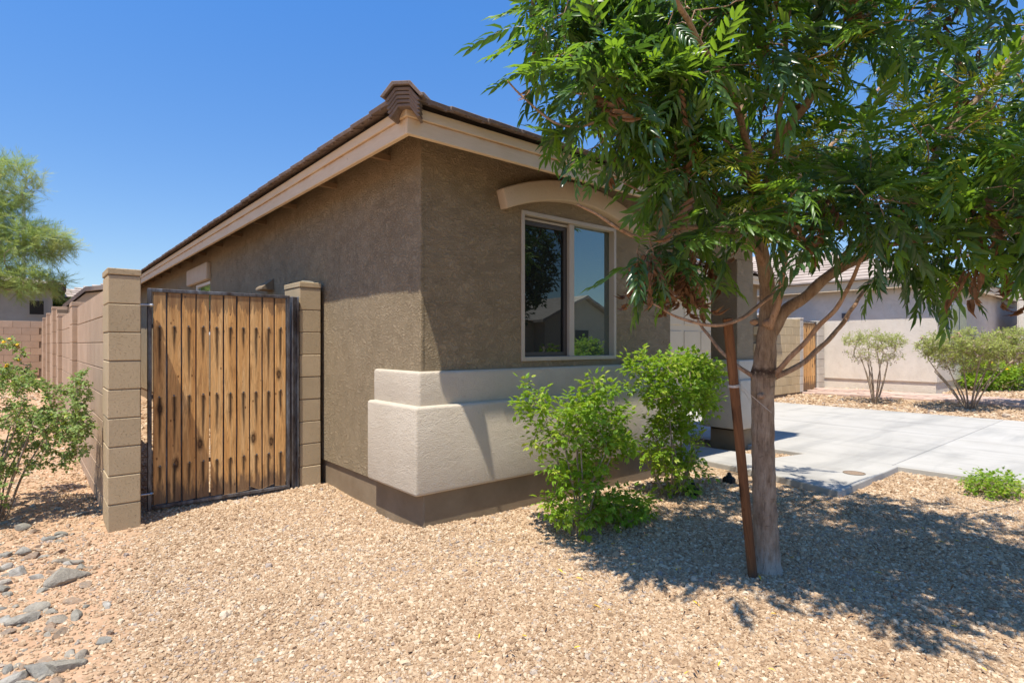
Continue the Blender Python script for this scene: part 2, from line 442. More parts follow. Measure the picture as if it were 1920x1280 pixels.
M['yellow'] = mottled("yellow_petals", (0.75, 0.42, 0.01), (0.85, 0.58, 0.03), 20, 0.6)
M['pink'] = mottled("pink_petals", (0.55, 0.26, 0.22), (0.65, 0.36, 0.30), 20, 0.6)

def mat_bark(name, c1, c2, c3, whitefoot=False):
    t = NT(name)
    p = t.pos()
    f = t.noise(t.mapping(p, (1, 1, 0.35)), 22, 5, 0.65)
    col = t.ramp(f, [(0.3, c1), (0.5, c2), (0.72, c3)])
    z = t.xyz(p)[2]
    len_ = t.noise(t.mapping(p, (1, 1, 3.5)), 9, 3, 0.6)
    col = t.mix(t.ramp(len_, [(0.62, 0.0), (0.72, 0.5)]), col, tuple(c * 0.45 for c in c1))
    if whitefoot:
        w = t.math('ADD', t.math('MULTIPLY', z, -3.0), t.math('MULTIPLY', t.noise(t.mapping(p, (2, 2, 0.5)), 30, 4, 0.7), 0.9))
        col = t.mix(t.ramp(w, [(0.0, 0.0), (0.04, 0.0), (0.30, 0.5)]), col, (0.58, 0.54, 0.48))
        # the dark healed ring of old pruning cuts on the trunk
        rg = t.math('ABSOLUTE', t.math('SUBTRACT', z, t.math('MULTIPLY_ADD', t.noise(p, 30, 3, 0.6), 0.05, 1.125)))
        k = t.math('MULTIPLY', t.ramp(rg, [(0.010, 1.0), (0.035, 0.0)]), t.ramp(t.noise(p, 60, 3, 0.6), [(0.35, 0.2), (0.5, 1.0)]))
        col = t.mix(t.math('MULTIPLY', k, 0.85), col, (0.045, 0.022, 0.015))
    vert = t.noise(t.mapping(p, (1, 1, 0.10)), 85, 5, 0.75, 0.5)
    col = t.mix(t.ramp(vert, [(0.54, 0.0), (0.64, 0.55)]), col, tuple(c * 0.40 for c in c1))
    h = t.math('ADD', t.math('MULTIPLY', t.noise(t.mapping(p, (1, 1, 0.16)), 60, 5, 0.75), 1.4), t.math('MULTIPLY', len_, 0.6))
    b = t.bump(h, 1.0, 0.012)
    return t.done(t.principled(col, 0.85, b, 0, 0.2))
M['bark'] = mat_bark("smooth_grey_bark", (0.23, 0.150, 0.095), (0.39, 0.275, 0.185), (0.52, 0.395, 0.285), True)
M['branch'] = mat_bark("tan_branch_bark", (0.34, 0.20, 0.125), (0.50, 0.32, 0.21), (0.62, 0.44, 0.31))
M['stem'] = mat_bark("grey_stem", (0.26, 0.19, 0.13), (0.42, 0.32, 0.23), (0.55, 0.45, 0.34))
M['twine'] = mottled("pale_twine", (0.50, 0.44, 0.38), (0.62, 0.56, 0.5), 60, 0.8)
M['white'] = mottled("white_paint", (0.66, 0.64, 0.6), (0.72, 0.70, 0.66), 3, 0.6)
M['door'] = mottled("tan_garage_door", (0.50, 0.40, 0.27), (0.54, 0.44, 0.30), 2, 0.6, 200, 0.05, 0.001)
M['far_tile'] = mottled("far_roof_tile", (0.33, 0.26, 0.21), (0.47, 0.39, 0.33), 3, 0.9, per_obj=0.3)
M['blue'] = mottled("blue_plastic", (0.01, 0.09, 0.50), (0.02, 0.14, 0.62), 3, 0.35, 100, 0.05, 0.001, 0.5)
M['metal_grey'] = mottled("grey_metal", (0.35, 0.38, 0.38), (0.42, 0.45, 0.45), 4, 0.5, metallic=0.3)

# ------------------------------------------------------------------ object helpers
def tag(o, label=None, cat=None, group=None, kind=None):
    if label: o['label'] = label
    if cat: o['category'] = cat
    if group: o['group'] = group
    if kind: o['kind'] = kind
    return o

def empty(name, loc, label, cat, group=None):
    o = bpy.data.objects.new(name, None)
    o.empty_display_size = 0.1
    COL.objects.link(o)
    o.location = loc
    return tag(o, label, cat, group)

def link(name, mesh, parent=None, loc=(0, 0, 0), rot=None, scale=None):
    """links an object whose mesh coordinates / loc are in world space, keeping them under a moved parent"""
    o = bpy.data.objects.new(name, mesh)
    COL.objects.link(o)
    loc = Vector(loc)
    if parent is not None:
        o.parent = parent
        base = Vector((0, 0, 0))
        q = parent
        while q is not None:
            base += Vector(q.location)
            q = q.parent
        loc = loc - base
    o.location = loc
    if rot is not None: o.rotation_euler = rot
    if scale is not None: o.scale = scale
    return o

class MB:
    """mesh builder in world coordinates"""
    def __init__(self):
        self.v, self.f, self.m = [], [], []
    def add(self, vs, fs, mi=0):
        b = len(self.v)
        self.v += [tuple(p) for p in vs]
        self.f += [tuple(i + b for i in q) for q in fs]
        self.m += [mi] * len(fs)
        return self
    def box(self, x0, x1, y0, y1, z0, z1, mi=0):
        vs = [(x0, y0, z0), (x1, y0, z0), (x1, y1, z0), (x0, y1, z0), (x0, y0, z1), (x1, y0, z1), (x1, y1, z1), (x0, y1, z1)]
        fs = [(0, 3, 2, 1), (4, 5, 6, 7), (0, 1, 5, 4), (1, 2, 6, 5), (2, 3, 7, 6), (3, 0, 4, 7)]
        return self.add(vs, fs, mi)
    def prism(self, poly, z0, z1, mi=0):
        n = len(poly)
        vs = [(x, y, z0) for x, y in poly] + [(x, y, z1) for x, y in poly]
        fs = [tuple(reversed(range(n))), tuple(range(n, 2 * n))] + [(i, (i + 1) % n, n + (i + 1) % n, n + i) for i in range(n)]
        return self.add(vs, fs, mi)
    def cyl(self, c, r, h, n=12, axis=2, r2=None, mi=0):
        r2 = r if r2 is None else r2
        vs = []
        for k, (rr, hh) in enumerate(((r, 0), (r2, h))):
            for i in range(n):
                a = 2 * math.pi * i / n
                p = [rr * math.cos(a), rr * math.sin(a), hh]
                if axis == 0: p = [p[2], p[0], p[1]]
                if axis == 1: p = [p[0], p[2], p[1]]
                vs.append((c[0] + p[0], c[1] + p[1], c[2] + p[2]))
        fs = [tuple(reversed(range(n))), tuple(range(n, 2 * n))] + [(i, (i + 1) % n, n + (i + 1) % n, n + i) for i in range(n)]
        return self.add(vs, fs, mi)
    def mesh(self, name, mats, bevel=0.0, seg=1, smooth=False):
        me = bpy.data.meshes.new(name)
        me.from_pydata(self.v, [], self.f)
        for m in (mats if isinstance(mats, (list, tuple)) else [mats]):
            me.materials.append(m)
        me.polygons.foreach_set("material_index", self.m)
        bm = bmesh.new()
        bm.from_mesh(me)
        if bevel:
            ed = [e for e in bm.edges if len(e.link_faces) == 2 and e.calc_face_angle(0) > 0.5]
            bmesh.ops.bevel(bm, geom=ed, offset=bevel, segments=seg, profile=0.5, affect='EDGES')
        bmesh.ops.recalc_face_normals(bm, faces=bm.faces)
        bm.to_mesh(me)
        bm.free()
        if smooth:
            me.polygons.foreach_set("use_smooth", [True] * len(me.polygons))
        me.update()
        return me
    def obj(self, name, mats, parent=None, bevel=0.0, seg=1, smooth=False):
        """origin at the lowest-corner centre of its own box"""
        a = np.array(self.v)
        c = (a.min(0) + a.max(0)) / 2
        c[2] = a[:, 2].min()
        self.v = [tuple(p) for p in (a - c)]
        return link(name, self.mesh(name, mats, bevel, seg, smooth), parent, c)

def raw_mesh(name, verts, tris, mats, mi=None, smooth=True, quads=False):
    me = bpy.data.meshes.new(name)
    verts = np.asarray(verts, dtype=np.float32)
    tris = np.asarray(tris, dtype=np.int32)
    k = tris.shape[1]
    me.vertices.add(len(verts))
    me.vertices.foreach_set("co", verts.ravel())
    me.loops.add(tris.size)
    me.loops.foreach_set("vertex_index", tris.ravel())
    me.polygons.add(len(tris))
    me.polygons.foreach_set("loop_start", np.arange(0, tris.size, k, dtype=np.int32))
    for m in mats:
        me.materials.append(m)
    if mi is not None:
        me.polygons.foreach_set("material_index", np.asarray(mi, dtype=np.int32))
    me.polygons.foreach_set("use_smooth", np.full(len(tris), smooth))
    me.update(calc_edges=True)
    return me

def tube(pts, radii, sides=6, wob=0.0):
    """closed tube along a polyline -> verts, quads"""
    pts = [Vector(p) for p in pts]
    n = len(pts)
    vs, fs = [], []
    up = Vector((0.3, 0.2, 1)).normalized()
    prev = None
    for i, p in enumerate(pts):
        t = (pts[min(i + 1, n - 1)] - pts[max(i - 1, 0)])
        t = t.normalized() if t.length > 1e-7 else Vector((0, 0, 1))
        if prev is None:
            a = t.orthogonal().normalized()
        else:
            a = (prev - t * prev.dot(t))
            a = a.normalized() if a.length > 1e-6 else t.orthogonal().normalized()
        prev = a
        b = t.cross(a)
        for k in range(sides):
            an = 2 * math.pi * k / sides
            rr = radii[i] * (1 + (R.uniform(-wob, wob) if wob else 0))
            vs.append(p + (a * math.cos(an) + b * math.sin(an)) * rr)
    for i in range(n - 1):
        for k in range(sides):
            k2 = (k + 1) % sides
            fs.append((i * sides + k, i * sides + k2, (i + 1) * sides + k2, (i + 1) * sides + k))
    fs.append(tuple(reversed(range(sides))))
    fs.append(tuple((n - 1) * sides + k for k in range(sides)))
    return vs, fs

def smooth_path(pts, radii, step=0.05):
    """Catmull-Rom resample"""
    P = [Vector(p) for p in pts]
    P = [P[0] * 2 - P[1]] + P + [P[-1] * 2 - P[-2]]
    op, orr = [], []
    for i in range(1, len(P) - 2):
        L = (P[i + 1] - P[i]).length
        k = max(2, int(L / step))
        for j in range(k):
            t = j / k
            a, b, c, d = P[i - 1], P[i], P[i + 1], P[i + 2]
            op.append(0.5 * ((2 * b) + (c - a) * t + (2 * a - 5 * b + 4 * c - d) * t * t + (3 * b - a - 3 * c + d) * t ** 3))
            orr.append(radii[i - 1] * (1 - t) + radii[i] * t)
    op.append(P[-2]); orr.append(radii[-1])
    return op, orr

# ------------------------------------------------------------------ ground
def sstep(a, b, x):
    t = np.clip((x - a) / (b - a), 0, 1)
    return t * t * (3 - 2 * t)

def height(x, y):
    x = np.asarray(x, dtype=float); y = np.asarray(y, dtype=float)
    h = 0.011 * np.sin(x * 2.1 + 1.3) * np.cos(y * 1.7) + 0.007 * np.sin(x * 5.3 + y * 3.1) + 0.005 * np.sin(y * 7.7 - x * 2.9)
    h = h + 0.26 * sstep(6, 21, y) * (1 - sstep(0.6, 1.6, x))
    h = h + 0.12 * sstep(13.2, 16.5, x) * (1 - sstep(60, 80, x))
    h = h + 0.045 * np.exp(-(((x - 2.2) / 0.5) ** 2 + ((y - 3.3) / 0.35) ** 2))
    near_slab = (1 - sstep(4.9, 5.3, x)) 
    keep = np.where((x > 5.0) & (x < 13.0), 0.35, 1.0)
    return h * keep - 0.01 * (1 - keep)

def axis(lo, hi, dlo, dhi, step):
    a = list(np.arange(dlo, dhi + 1e-6, step))
    s, v = step, dlo
    left = []
    while v > lo:
        s *= 1.45; v -= s; left.append(max(v, lo))
    s, v = step, dhi
    right = []
    while v < hi:
        s *= 1.45; v += s; right.append(min(v, hi))
    return np.array(left[::-1] + a + right)

gx, gy = axis(-600, 600, -4, 19, 0.12), axis(-600, 600, -3, 24, 0.12)
X, Y = np.meshgrid(gx, gy)
Z = height(X, Y)
nv = X.size
idx = np.arange(nv).reshape(X.shape)
q = np.stack([idx[:-1, :-1], idx[:-1, 1:], idx[1:, 1:], idx[1:, :-1]], -1).reshape(-1, 4)
ground = link("ground", raw_mesh("ground", np.stack([X, Y, Z], -1).reshape(-1, 3), q, [M['ground']]))
tag(ground, kind='structure')

# ------------------------------------------------------------------ concrete
walk_poly = [(5.27, 1.93), (6.835, 1.93), (6.835, 2.84), (6.30, 2.96), (6.30, 6.48), (5.2, 6.48), (5.2, 3.8), (5.60, 3.62), (5.54, 3.09), (5.45, 2.55)]
mb = MB(); mb.prism(walk_poly, -0.12, 0.055)
walk = mb.obj("walkway", M['concrete'], None, 0.012, 2)
tag(walk, kind='structure')
drive = bpy.data.objects.new("driveway", None)
COL.objects.link(drive)
tag(drive, kind='structure')
xs = [6.85, 9.35, 12.45]
ys = [6.48, 4.0, 2.0, 0.0, -2.0, -4.0, -6.0]
for i in range(2):
    for j in range(len(ys) - 1):
        mb = MB(); mb.box(xs[i] + 0.004, xs[i + 1] - 0.004, ys[j + 1] + 0.004, ys[j] - 0.004, -0.12, 0.045)
        mb.obj("slab", M['concrete'], drive, 0.005, 1)
# round lid set into the walkway
lid = empty("utility_lid", W(1608, 888, 5.35), "round brown utility lid set flat in the pale walkway corner", "utility lid")
lc = Vector((6.12, 2.10, 0))
lid.location = (lc.x, lc.y, 0.055)
mb = MB(); mb.cyl((lc.x, lc.y, 0.05), 0.085, 0.0085, 28); mb.obj("cover", M['rock_tan'], lid, 0.002)
mb = MB()
for a in range(28):
    a0, a1 = 2 * math.pi * a / 28, 2 * math.pi * (a + 1) / 28
    ps = [(lc.x + r_ * math.cos(t_), lc.y + r_ * math.sin(t_), z_) for (r_, t_, z_) in ((0.088, a0, 0.059), (0.088, a1, 0.059), (0.098, a1, 0.059), (0.098, a0, 0.059))]
    mb.add(ps, [(0, 1, 2, 3)])
    mb.add([(ps[0][0], ps[0][1], 0.045), (ps[1][0], ps[1][1], 0.045), ps[1], ps[0]], [(0, 1, 2, 3)])
mb.obj("rim", M['mortar'], lid)

# ------------------------------------------------------------------ house
XW, YW = 2.08, 3.465            # side wall face, front wall face
house = empty("house", (XW, YW, 0), "single-storey brown stucco house with cream base trim and dark tile roof", "house")
WX0, WX1, WZ0, WZ1 = 3.01, 4.185, 1.172, 2.392
mb = MB()
mb.box(XW, WX0, YW, YW + 0.15, 0.235, 2.835)
mb.box(WX1, 5.06, YW, YW + 0.15, 0.235, 2.835)
mb.box(WX0, WX1, YW, YW + 0.15, 0.235, WZ0)
mb.box(WX0, WX1, YW, YW + 0.15, WZ1, 2.835)
mb.obj("front_wall", M['stucco'], house)
SY0, SY1, SZ0, SZ1 = 9.66, 10.7, 1.45, 2.29
mb = MB()
mb.box(XW, XW + 0.15, YW + 0.15, SY0, 0.235, 2.835)
mb.box(XW, XW + 0.15, SY1, 19.0, 0.235, 2.835)
mb.box(XW, XW + 0.15, SY0, SY1, 0.235, SZ0)
mb.box(XW, XW + 0.15, SY0, SY1, SZ1, 2.835)
mb.obj("side_wall", M['stucco'], house)
mb = MB(); mb.box(4.91, 5.06, YW + 0.15, 6.5, 0.235, 2.66); mb.obj("porch_side_wall", M['stucco'], house)
# rounded corner bead
mb = MB(); mb.box(XW - 0.004, XW + 0.03, YW - 0.004, YW + 0.03, 0.236, 2.82); mb.obj("corner_bead", M['stucco'], house, 0.010, 2)
# foundation
mb = MB(); mb.box(XW + 0.02, 4.9, 4.12, 19.0, -0.3, 0.236); mb.obj("foundation", M['found'], house)
mb = MB(); mb.box(XW - 0.015, 5.06, YW - 0.065, 4.118, -0.3, 0.30); mb.obj("foundation", M['found'], house, 0.006, 1)
# cream ledges that wrap the corner
mb = MB(); mb.box(1.98, 5.16, 3.365, 4.10, 0.271, 0.880); mb.obj("base_trim", M['cream'], house, 0.022, 3, True)
mb = MB(); mb.box(2.04, 5.10, 3.425, 4.112, 0.86, 1.118); mb.obj("base_trim", M['cream'], house, 0.022, 3, True)
# roof: fascia, dark band, deck
OX, OY, RX1 = 1.78, 3.13, 7.35
FZ0, FZM, FZ1 = 2.62, 2.722, 2.79
YB = 19.4
mb = MB(); mb.box(OX, OX + 0.035, OY + 0.035, YB, FZ0, FZM); mb.box(OX - 0.016, OX + 0.035, OY + 0.0345, YB, FZM, FZ1)
mb.obj("side_fascia", M['fascia'], house, 0.004, 1)
mb = MB(); mb.box(OX, RX1, OY, OY + 0.035, FZ0, FZM); mb.box(OX - 0.016, RX1 + 0.016, OY - 0.016, OY + 0.0345, FZM, FZ1)
mb.obj("front_fascia", M['fascia'], house, 0.004, 1)
mb = MB(); mb.box(RX1 - 0.035, RX1, OY + 0.036, 6.1, FZ0, FZM); mb.box(RX1 - 0.035, RX1 + 0.016, OY + 0.036, 6.1, FZM, FZ1)
mb.obj("porch_fascia", M['fascia'], house, 0.004, 1)
mb = MB()
so, si = 0.036, XW + 0.12 - OX
zo, zi = 2.742, 2.742 + (si - so) / 3
fi = YW + 0.12 - OY
mb.add([(OX + so, OY + so, zo), (RX1 - so, OY + so, zo), (RX1 - so, OY + fi, zi), (OX + si, OY + fi, zi), (OX + si, YB, zi), (OX + so, YB, zo)], [(0, 1, 2, 3), (0, 3, 4, 5)])
mb.add([(OX + so, OY + so, zo + .02), (RX1 - so, OY + so, zo + .02), (RX1 - so, OY + fi, zi + .02), (OX + si, OY + fi, zi + .02), (OX + si, YB, zi + .02), (OX + so, YB, zo + .02)], [(3, 2, 1, 0), (5, 4, 3, 0)])
mb.obj("soffit", M['soffit'], house)
mb = MB(); mb.box(XW + 0.16, RX1 - 0.2, YW + 0.16, 6.3, 2.70, 2.72); mb.obj("ceiling", M['soffit'], house)
for k in range(14):           # rafter tails under the side eave
    y = 3.9 + k * 1.0
    mb = MB(); mb.box(OX + 0.036, XW - 0.001, y, y + 0.04, 2.70, 2.742); mb.obj("rafter_tail", M['soffit'], house)
mb = MB()
mb.box(OX + 0.012, RX1 - 0.012, OY + 0.012, OY + 0.05, FZ1, 2.832)
mb.box(OX + 0.012, OX + 0.05, OY + 0.05, YB, FZ1, 2.832)
mb.box(RX1 - 0.05, RX1 - 0.012, OY + 0.05, 6.1, FZ1, 2.832)
mb.obj("flashing", M['dark_band'], house)

SL = 1 / 3.0
RZ = 2.835
roof = empty("roof", (0, 0, 0), None, None); roof.parent = house; roof.location = -Vector(house.location)
def hipz(x0, y0, x1, y1):
    pass
mb = MB()
hw = (RX1 - OX) / 2
ex0, ex1, ey = OX - 0.03, RX1 + 0.03, OY - 0.03
xm = (ex0 + ex1) / 2; rise = (xm - ex0) * SL
rz = RZ - 0.01
mb.add([(ex0, ey, rz), (ex1, ey, rz), (xm, ey + (xm - ex0), rz + rise), (xm, 9.5, rz + rise), (ex1, 9.5, rz), (ex0, 9.5, rz)],
       [(0, 1, 2), (0, 2, 3, 5), (1, 4, 3, 2)])
mb.add([(ex0, 9.5, rz), (xm, 9.5, rz + rise), (xm, YB, rz + rise), (ex0, YB, rz)], [(0, 1, 2, 3)])
# main hipped body over the garage
gx0, gx1, gy0 = 5.0, 13.25, 6.08
gm = (gx0 + gx1) / 2; gr = (gx1 - gm) * SL
mb.add([(gx0, gy0, rz), (gx1, gy0, rz), (gm, gy0 + (gx1 - gm), rz + gr), (gm, YB, rz + gr), (gx1, YB, rz), (gx0, YB, rz)],
       [(0, 1, 2), (0, 2, 3, 5), (1, 4, 3, 2)])
link("roof_deck", mb.mesh("roof_deck", M['tile']), roof)

def tile_mesh():
    mb = MB()
    # local: x across, y up-slope, z thickness; a side lap step on the right edge and lugs below the nose
    mb.box(-0.152, 0.140, 0, 0.42, 0.0, 0.026)
    mb.box(0.140, 0.168, 0.0, 0.42, 0.0, 0.012)
    mb.box(-0.150, -0.128, 0.004, 0.03, -0.010, 0.0)
    mb.box(-0.02, 0.002, 0.004, 0.03, -0.008, 0.0)
    mb.box(0.10, 0.122, 0.004, 0.03, -0.010, 0.0)
    return mb.mesh("roof_tile", M['tile'], 0.003, 1)
TILE = tile_mesh()
def place_tile(p, ang, par=None, sl=math.atan(SL)):
    o = link("roof_tile", TILE, par or roof, p)
    o.rotation_euler = (Matrix.Rotation(ang, 4, 'Z') @ Matrix.Rotation(sl - 0.05 + R.uniform(-0.006, 0.006), 4, 'X') @ Matrix.Rotation(0.022 + R.uniform(-0.008, 0.008), 4, 'Y')).to_euler()
    return o
LIP = 0.085
for c in range(2):
    off = 0.35 * c
    x = OX + 0.12 + c * 1.0
    while x < RX1 - 0.1 - c * 0.3:
        to = place_tile((x + (0.15 if c else 0), OY - LIP + off * math.cos(0.32) + R.uniform(-0.006, 0.006), 2.803 + off * 0.316 + c * 0.012), 0)
        if not c: to.scale.y = min(1.0, max(0.22, (x - OX - 0.06) / 0.42))
        x += 0.302
    y = OY + 0.18 + c * 1.0
    n = 0
    while y < YB - 0.3:
        to = place_tile((OX - LIP + off * math.cos(0.32) + R.uniform(-0.006, 0.006), y + (0.15 if c else 0), 2.803 + off * 0.316 + c * 0.012), -math.pi / 2)
        if not c: to.scale.y = min(1.0, max(0.22, (y - OY - 0.10) / 0.42))
        y += 0.302; n += 1
x = 7.6
while x < 13.2:
    place_tile((x, gy0 - 0.06, 2.85), 0); x += 0.302
# hip tiles: trapezoid arches laid up the hip, stacked at the eave corner
def hip_mesh(w=0.15, hgt=0.085, L=0.40, th=0.022):
    prof = [(-w, -hgt * 0.15), (-w * 0.42, hgt), (w * 0.42, hgt), (w, -hgt * 0.15)]
    inn = [(-w + th, -hgt * 0.15 - 0.004), (-w * 0.42 + th * 0.4, hgt - th), (w * 0.42 - th * 0.4, hgt - th), (w - th, -hgt * 0.15 - 0.004)]
    vs = []
    for y, s in ((0, 1.0), (L, 0.86)):
        vs += [(a * s, y, b) for a, b in prof] + [(a * s, y, b) for a, b in inn]
    fs = []
    for i in range(3):
        fs += [(i, i + 1, 9 + i, 8 + i), (4 + i, 12 + i, 13 + i, 5 + i), (i, 4 + i, 5 + i, i + 1), (8 + i, 9 + i, 13 + i, 12 + i)]
    fs += [(0, 8, 12, 4), (3, 7, 15, 11)]
    return MB().add(vs, fs).mesh("hip_tile", M['tile'], 0.003, 1)
HIP = hip_mesh(0.135, 0.075); HIPS = hip_mesh(0.102, 0.068, 0.13, 0.018)
hs = math.atan(SL / math.sqrt(2))
c0 = Vector((OX - 0.075, OY - 0.075, 0))
dirh = Vector((1, 1, 0)).normalized()
for k in range(5):
    p = c0 + dirh * (0.022 * (4 - k) * 0.45)
    o = link("hip_tile", HIPS, roof, (p.x, p.y, 2.708 + 0.021 * k))
    o.rotation_euler = (Matrix.Rotation(-math.pi / 4, 4, 'Z') @ Matrix.Rotation(0.05, 4, 'X')).to_euler()
    o.scale = (1 + 0.02 * k, 1, 1)
for k in range(9):
    p = c0 - dirh * 0.02 + dirh * 0.34 * k
    o = link("hip_tile", HIP, roof, (p.x, p.y, 2.806 + 0.34 * k * SL / math.sqrt(2) + 0.004))
    o.rotation_euler = (Matrix.Rotation(-math.pi / 4, 4, 'Z') @ Matrix.Rotation(hs - 0.06, 4, 'X')).to_euler()

# arched lintel over the front window
mb = MB()
n = 18
y0, y1 = YW - 0.085, YW + 0.01
xc, half = 3.60, 0.80
pts = []
for i in range(n + 1):
    u = -1 + 2 * i / n
    zb = 2.355 + 0.17 * (1 - u * u)
    nrm = Vector((0.40 * u * 0.5 / half, 1)).normalized() if False else Vector((0.5 * u, 1)).normalized()
    pts.append(((xc + half * u, zb), (xc + half * u + nrm.x * 0.165 * 0.6, zb + nrm.y * 0.168)))
vs, fs = [], []
for (b, t_) in pts:
    vs += [(b[0], y0, b[1]), (t_[0], y0, t_[1]), (t_[0], y1, t_[1]), (b[0], y1, b[1])]
for i in range(n):
    a = i * 4
    fs += [(a, a + 4, a + 5, a + 1), (a + 1, a + 5, a + 6, a + 2), (a, a + 3, a + 7, a + 4), (a + 3, a + 2, a + 6, a + 7)]
fs += [(0, 1, 2, 3), (n * 4, n * 4 + 3, n * 4 + 2, n * 4 + 1)]
mb.add(vs, fs)
mb.obj("window_lintel", M['cream_trim'], house, 0.012, 2, True)

def make_window(parent, x0, x1, z0, z1, yf, name="window"):
    """slider window in a wall facing -y"""
    w = empty(name, ((x0 + x1) / 2, yf, z0), None, None)
    w.parent = parent; w.location = Vector(w.location) - Vector(parent.location)
    fw = 0.034
    mb = MB()
    f0, f1 = yf - 0.012, yf + 0.075
    mb.box(x0, x0 + fw, f0, f1, z0, z1); mb.box(x1 - fw, x1, f0, f1, z0, z1)
    mb.box(x0 + fw, x1 - fw, f0, f1, z0, z0 + fw); mb.box(x0 + fw, x1 - fw, f0, f1, z1 - fw, z1)
    mb.obj("frame", M['vinyl'], w, 0.003, 1)
    mid = x0 + (x1 - x0) * 0.51
    mb = MB(); mb.box(mid - 0.028, mid + 0.034, yf + 0.012, yf + 0.07, z0 + fw, z1 - fw); mb.obj("mullion", M['vinyl'], w, 0.003, 1)
    # track lines
    mb = MB(); mb.box(x0 + fw, mid - 0.028, yf + 0.03, yf + 0.04, z1 - fw - 0.03, z1 - fw - 0.012); mb.obj("track", M['vinyl'], w)
    # dark screen frame on the left sash
    mb = MB()
    a, b = x0 + fw, mid - 0.028
    s0, s1 = yf + 0.042, yf + 0.062
    mb.box(a, a + 0.016, s0, s1, z0 + fw, z1 - fw - 0.03); mb.box(b - 0.038, b, s0, s1, z0 + fw, z1 - fw - 0.03)
    mb.box(a + 0.016, b - 0.038, s0, s1, z0 + fw, z0 + fw + 0.038); mb.box(a + 0.016, b - 0.038, s0, s1, z1 - fw - 0.065, z1 - fw - 0.03)
    mb.obj("screen_frame", M['darkframe'], w, 0.002, 1)
    mb = MB(); mb.box(a, b, yf + 0.064, yf + 0.070, z0 + fw, z1 - fw); mb.obj("pane", M['glass_screen'], w)
    mb = MB(); mb.box(mid + 0.034, x1 - fw, yf + 0.050, yf + 0.056, z0 + fw, z1 - fw); mb.obj("pane", M['glass'], w)
    return w
make_window(house, WX0, WX1, WZ0, WZ1, YW)
mb = MB(); mb.box(WX0 - 0.02, WX1 + 0.02, YW + 0.16, YW + 0.17, WZ0 - 0.05, WZ1 + 0.05); mb.obj("dark_room_sheet", M['interior'], house)  # near-black sheet stands in for the unlit room behind the panes
# small side window with block lintel
sw = empty("window", (XW, (SY0 + SY1) / 2, SZ0), None, None); sw.parent = house; sw.location = Vector(sw.location) - Vector(house.location)
mb = MB()
mb.box(XW + 0.01, XW + 0.07, SY0, SY0 + 0.045, SZ0, SZ1); mb.box(XW + 0.01, XW + 0.07, SY1 - 0.045, SY1, SZ0, SZ1)
mb.box(XW + 0.01, XW + 0.07, SY0 + 0.045, SY1 - 0.045, SZ0, SZ0 + 0.045); mb.box(XW + 0.01, XW + 0.07, SY0 + 0.045, SY1 - 0.045, SZ1 - 0.045, SZ1)
mb.obj("frame", M['white'], sw, 0.003, 1)
mb = MB(); mb.box(XW + 0.04, XW + 0.046, SY0 + 0.045, SY1 - 0.045, SZ0 + 0.045, SZ1 - 0.045); mb.obj("pane", M['glass'], sw)
mb = MB(); mb.box(XW - 0.07, XW + 0.01, 9.60, 11.05, 2.295, 2.56); mb.obj("small_window_lintel", M['cream_trim'], house, 0.02, 2, True)
# wall vent hood
mb = MB()
vy0, vy1 = 6.64, 6.88
mb.add([(XW, vy0, 1.92), (XW, vy1, 1.92), (XW, vy1, 2.05), (XW, vy0, 2.05), (XW - 0.13, vy0, 1.92), (XW - 0.13, vy1, 1.92), (XW - 0.13, vy1, 1.945), (XW - 0.13, vy0, 1.945)],
       [(0, 1, 2, 3), (4, 7, 6, 5), (0, 4, 5, 1), (3, 2, 6, 7), (0, 3, 7, 4), (1, 5, 6, 2)])
mb.obj("vent_hood", M['found'], house, 0.004, 1)
# porch beam, porch post with cream base
mb = MB(); mb.box(5.06, 7.0, YW + 0.10, YW + 0.42, 2.35, 2.75); mb.obj("porch_beam", M['stucco'], house, 0.01, 1)
mb = MB(); mb.box(6.60, 7.0, 3.56, 3.92, 0.235, 2.35); mb.obj("porch_column", M['stucco'], house, 0.01, 2)
mb = MB(); mb.box(6.52, 7.08, 3.47, 4.0, 0.271, 0.876); mb.obj("column_trim", M['cream'], house, 0.02, 3, True)
mb = MB(); mb.box(6.56, 7.04, 3.51, 3.96, 0.86, 1.115); mb.obj("column_trim", M['cream'], house, 0.02, 3, True)
mb = MB(); mb.box(6.60, 7.0, 3.56, 3.92, 0.0, 0.28); mb.obj("column_footing", M['found'], house)
# garage front wall and sectional door
GY = 6.5
mb = MB()
mb.box(5.06, 7.55, GY, GY + 0.15, 0.0, 2.66); mb.box(12.42, 12.95, GY, GY + 0.15, 0.0, 2.66); mb.box(7.55, 12.42, GY, GY + 0.15, 2.16, 2.66)
mb.obj("garage_wall", M['stucco'], house)
mb = MB(); mb.box(12.80, 12.95, GY + 0.15, 19, 0.0, 2.66); mb.obj("garage_side_wall", M['stucco'], house)
mb = MB(); mb.box(7.43, 7.55, GY - 0.03, GY + 0.02, 0.04, 2.16); mb.box(12.42, 12.54, GY - 0.03, GY + 0.02, 0.04, 2.16); mb.box(7.43, 12.54, GY - 0.03, GY + 0.02, 2.162, 2.30)
mb.obj("garage_trim", M['cream_trim'], house, 0.01, 1)
gd = empty("garage_door", (10, GY, 0), None, None); gd.parent = house; gd.location = Vector(gd.location) - Vector(house.location)
pw = (12.42 - 7.55) / 8
mb = MB(); mb.box(7.551, 12.419, GY + 0.05, GY + 0.08, 0.046, 2.159); mb.obj("door_leaf", M['door'], gd)
PAN = MB().box(-pw / 2 + 0.05, pw / 2 - 0.05, -0.012, 0.01, 0.06, 0.47).mesh("panel", M['door'], 0.01, 1)
for i in range(8):
    for j in range(4):
        link("panel", PAN, gd, (7.55 + pw * (i + 0.5), GY + 0.045, 0.05 + j * 0.528))
